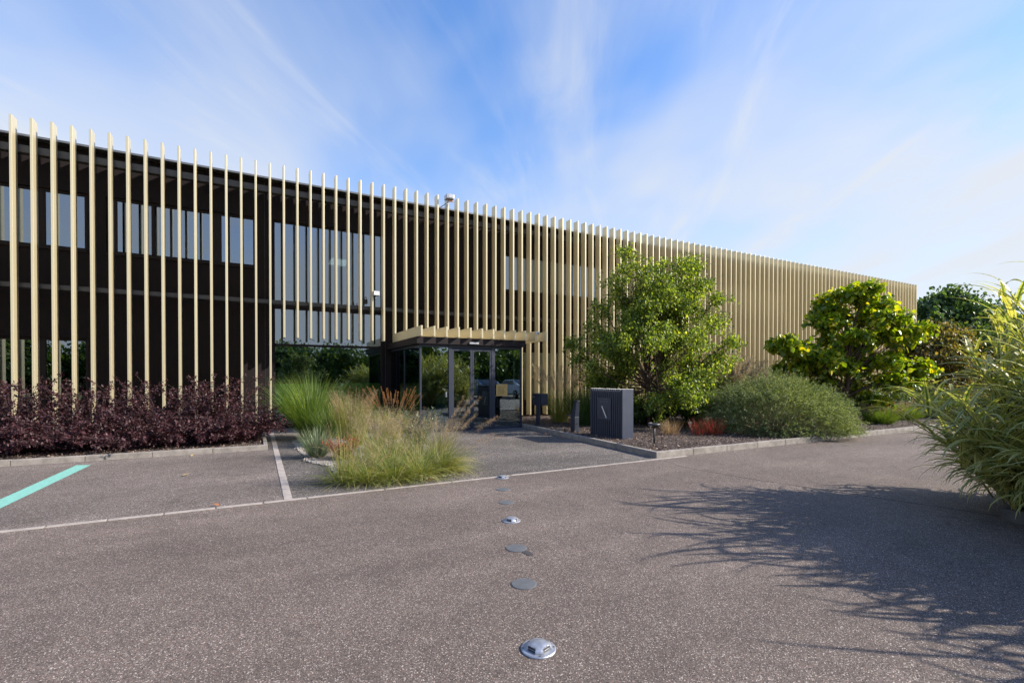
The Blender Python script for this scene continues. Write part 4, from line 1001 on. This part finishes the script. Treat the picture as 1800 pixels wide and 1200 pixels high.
M['carglass'] = plain('car_window_glass', (0.01, 0.012, 0.014), .08, var=.05)
def car(loc, rz, paint, label):
    t = empty('parked_car', loc, label, 'car', 'cars parked across the road', rz)
    prof = [(-2.1, .32), (-2.15, .62), (-2.05, .88), (-1.25, .98), (-.55, 1.40), (.75, 1.43), (1.55, 1.05), (2.05, .98), (2.15, .6), (2.12, .3)]
    w = .86; n = len(prof)
    vs = []
    for sx_ in (-1, 1):
        for x, z in prof:
            ww = w*(1-.16*max(0, (z-.95)/.5)); vs.append((x, sx_*ww, z))
    fs = [tuple(range(n-1, -1, -1)), tuple(range(n, 2*n))]+[(i, (i+1) % n, n+(i+1) % n, n+i) for i in range(n)]
    b = MB(); b.add(vs, fs); b.build('body', paint, t, bevel=.05, seg=3)
    for s_ in (-1, 1):
        g = MB(); y = s_*.815; g.add([(-1.05, s_*.858, 1.02), (1.25, s_*.852, 1.05), (.72, s_*.765, 1.37), (-.5, s_*.77, 1.35), (-1.05, s_*.83, 1.02), (1.25, s_*.825, 1.05), (.72, s_*.74, 1.37), (-.5, s_*.745, 1.35)], [(0, 1, 2, 3), (7, 6, 5, 4), (0, 4, 5, 1), (2, 6, 7, 3), (1, 5, 6, 2), (0, 3, 7, 4)])
        g.build('side_window', M['carglass'], t)
    for (xa, za, xb, zb) in ((-1.20, 1.02, -.60, 1.385), (.82, 1.415, 1.50, 1.09)):
        MB().add_q if False else None
        g = MB(); g.add([(xa, -.70, za+.02), (xa, .70, za+.02), (xb, .62, zb+.02), (xb, -.62, zb+.02), (xa, -.70, za-.01), (xa, .70, za-.01), (xb, .62, zb-.01), (xb, -.62, zb-.01)], [(0, 1, 2, 3), (7, 6, 5, 4), (0, 4, 5, 1), (1, 5, 6, 2), (2, 6, 7, 3), (3, 7, 4, 0)])
        g.build('windscreen', M['carglass'], t)
    for x in (-1.35, 1.35):
        for s_ in (-1, 1):
            m = MB(); m.lathe([(.20, -.1), (.31, -.1), (.33, -.05), (.33, .05), (.31, .1), (.20, .1)], n=24)
            wo_ = m.build('wheel', M['black'], t, smooth=False); wo_.location = (x, s_*.80, .33); wo_.rotation_euler = (R(90), 0, 0)
            r_ = MB(); r_.lathe([(.03, -.09), (.2, -.105), (.2, .105), (.03, .09)], n=16); r_.build('rim', M['alu'], wo_)
    for s_ in (-1, 1):
        MB().box(-2.16, -2.06, s_*.6-.18, s_*.6+.18, .68, .80).build('headlight', M['white'], t, bevel=.02)
        MB().box(2.05, 2.16, s_*.62-.16, s_*.62+.16, .72, .86).build('tail_light', M['nandina'], t, bevel=.02)
car((12.5, -7.5, 0), R(90), M['carpaint3'], 'dark blue car mirrored in the right porch glass')
car((15.3, -7.6, 0), R(92), M['carpaint'], 'silver car mirrored in the porch doors')
car((18.1, -7.4, 0), R(89), M['carpaint2'], 'white car mirrored beside the silver one')

# ------------------------------------------------------------------ variegated giant reed
def reedmat():
    m, nt, p, o = newmat('variegated_reed_leaf'); L = nt.links.new
    uv = nt.nodes.new('ShaderNodeUVMap'); uv.uv_map = 'UVMap'; sp = nt.nodes.new('ShaderNodeSeparateXYZ'); L(uv.outputs[0], sp.inputs[0])
    g = nt.nodes.new('ShaderNodeNewGeometry')
    ma = nt.nodes.new('ShaderNodeMath'); ma.operation = 'MULTIPLY_ADD'; ma.inputs[1].default_value = 37.0; L(g.outputs['Random Per Island'], ma.inputs[0]); ma.inputs[2].default_value = 0
    cb = nt.nodes.new('ShaderNodeCombineXYZ'); L(sp.outputs[0], cb.inputs[0]); L(ma.outputs[0], cb.inputs[1])
    n = node(nt, 'ShaderNodeTexNoise', Scale=4.5, Detail=1.0); L(cb.outputs[0], n.inputs['Vector'])
    # distance from leaf centre
    ab = nt.nodes.new('ShaderNodeMath'); ab.operation = 'SUBTRACT'; ab.inputs[1].default_value = .5; L(sp.outputs[0], ab.inputs[0])
    ab2 = nt.nodes.new('ShaderNodeMath'); ab2.operation = 'ABSOLUTE'; L(ab.outputs[0], ab2.inputs[0])
    ad = nt.nodes.new('ShaderNodeMath'); ad.operation = 'MULTIPLY_ADD'; ad.inputs[1].default_value = .9; L(n.outputs['Fac'], ad.inputs[2]); L(ab2.outputs[0], ad.inputs[0])
    r = ramp(nt, [(.0, (0.07, 0.12, 0.035)), (.54, (0.09, 0.14, 0.04)), (.62, (0.30, 0.32, 0.10)), (.72, (0.48, 0.46, 0.18)), (1, (0.56, 0.52, 0.24))]); L(ad.outputs[0], r.inputs[0])
    rr = ramp(nt, [(0, (.7, .8, .8)), (1, (1.15, 1.1, 1.0))]); L(g.outputs['Random Per Island'], rr.inputs[0])
    mu = nt.nodes.new('ShaderNodeMixRGB'); mu.blend_type = 'MULTIPLY'; mu.inputs[0].default_value = 1; L(r.outputs[0], mu.inputs[1]); L(rr.outputs[0], mu.inputs[2])
    L(mu.outputs[0], p.inputs['Base Color']); p.inputs['Roughness'].default_value = .42
    t = nt.nodes.new('ShaderNodeBsdfTranslucent'); mt = nt.nodes.new('ShaderNodeMixRGB'); mt.blend_type = 'MULTIPLY'; mt.inputs[0].default_value = 1; mt.inputs[2].default_value = (1.5, 1.5, .5, 1)
    L(mu.outputs[0], mt.inputs[1]); L(mt.outputs[0], t.inputs[0])
    ms = nt.nodes.new('ShaderNodeMixShader'); ms.inputs[0].default_value = .38; L(p.outputs[0], ms.inputs[1]); L(t.outputs[0], ms.inputs[2]); L(ms.outputs[0], o.inputs[0])
    return m
M['reed'] = reedmat()
def reed(loc, label, nst, H, baser, spread=.34, leafn=26, lo=.06):
    root = empty('giant_reed', loc, label, 'reed plant', 'variegated giant reeds along the right edge')
    base, az, q = disk(nst, baser*.92, pw=.6); az = az+rng.normal(0, .3, nst)
    a0 = q*spread*rng.uniform(.5, 1.1, nst)+.02; a1 = a0+rng.uniform(.05, .4, nst)+q*.2
    P = arcs(base, az, a0, a1, H*rng.uniform(.55, 1.05, nst)*(1-.15*q), 8, 1.4)
    k2 = int(nst*1.2); base2, az2, q2 = disk(k2, baser*1.05, c=(-.22, .1, 0), pw=.35)
    P2 = arcs(base2, az2+rng.normal(0, .3, k2), rng.uniform(.15, .6, k2), rng.uniform(.6, 1.4, k2), H*rng.uniform(.14, .56, k2), 8, 1.3)
    P = np.concatenate([P, P2]); nst += k2
    b = stems_mesh(P, .011, .005, 5); b.build('stalks', M['greenstem'], root, smooth=True)
    n = nst*leafn; idx = np.repeat(np.arange(nst), leafn); t = np.tile(np.linspace(lo, 1.0, leafn), nst)+rng.normal(0, .01, n); t = np.clip(t, .02, 1)
    pos, tan = samp(P, idx, t)
    laz = np.tile(np.arange(leafn)*PI, nst)+np.repeat(rng.uniform(0, 2*PI, nst), leafn)+rng.normal(0, .45, n)
    # leaf start angle from vertical
    s0 = rng.uniform(.3, .8, n); s1 = np.minimum(s0+rng.uniform(1.3, 2.7, n)*(1.1-.5*t), 3.0)
    LL = rng.uniform(.5, .95, n)*(1.08-.3*t)
    Q = arcs(pos, laz, s0, s1, LL, 8, 1.25); Q += nrm(np.cross(Q[:, -1]-Q[:, 0], np.array([0, 0, 1.])))[:, None, :]*(np.linspace(0, 1, 9)**2)[None, :, None]*rng.normal(0, .06, n)[:, None, None]
    Q[..., 2] = np.maximum(Q[..., 2], .02-loc[2])
    V, F, UV = ribbons(Q, rng.uniform(.032, .066, n), wide=True, twist=.5, taper=.85)
    npobj('leaves', (V, F), M['reed'], root, uv=UV, smooth=True)
    return root
reed((8.22, 1.22, .10), 'variegated giant reed with cream striped leaves at the right edge of the photo', 150, 2.75, 1.02, spread=.12, leafn=22)
reed((7.5, .0, .10), 'variegated giant reed just outside the right edge, shading the road', 150, 2.1, 1.0, leafn=22, spread=.15)
reed((7.0, -1.7, .10), 'nearest variegated giant reed outside the frame, casting the front shadow', 160, 2.35, 1.05, leafn=22, spread=.15)
reed((9.7, .5, .10), 'rear variegated giant reed behind the striped one at the right edge', 60, 2.6, .7, leafn=20)
M['shaderim'] = plain('shade_darkened_concrete', (0.085, 0.08, 0.075), 0.9, var=0.3, scale=6, bump=0.35, bscale=90)
# its low concrete planter edge; reed shade is put into the dark colour
t = empty('planter', (8.05, 1.25, 0), 'low concrete planter edge coloured dark for shade under the variegated reed', 'planter')
b = MB(); b.prism([(7.16, 2.10), (6.30, -2.4), (6.42, -2.42), (7.28, 2.06)][::-1], -.05, .13); b.prism([(7.285, 2.10), (10.6, 2.42), (10.6, 2.30), (7.285, 1.98)][::-1], -.05, .13)
b.v = [(x-8.05, y-1.25, z) for x, y, z in b.v]; b.build('rim', M['shaderim'], t, bevel=.01)
b = MB(); b.prism([(7.25, 1.99), (6.40, -2.4), (10.6, -2.4), (10.6, 2.3)], -.02, .10); b.v = [(x-8.05, y-1.25, z) for x, y, z in b.v]; b.build('soil', M['mulch'], t)
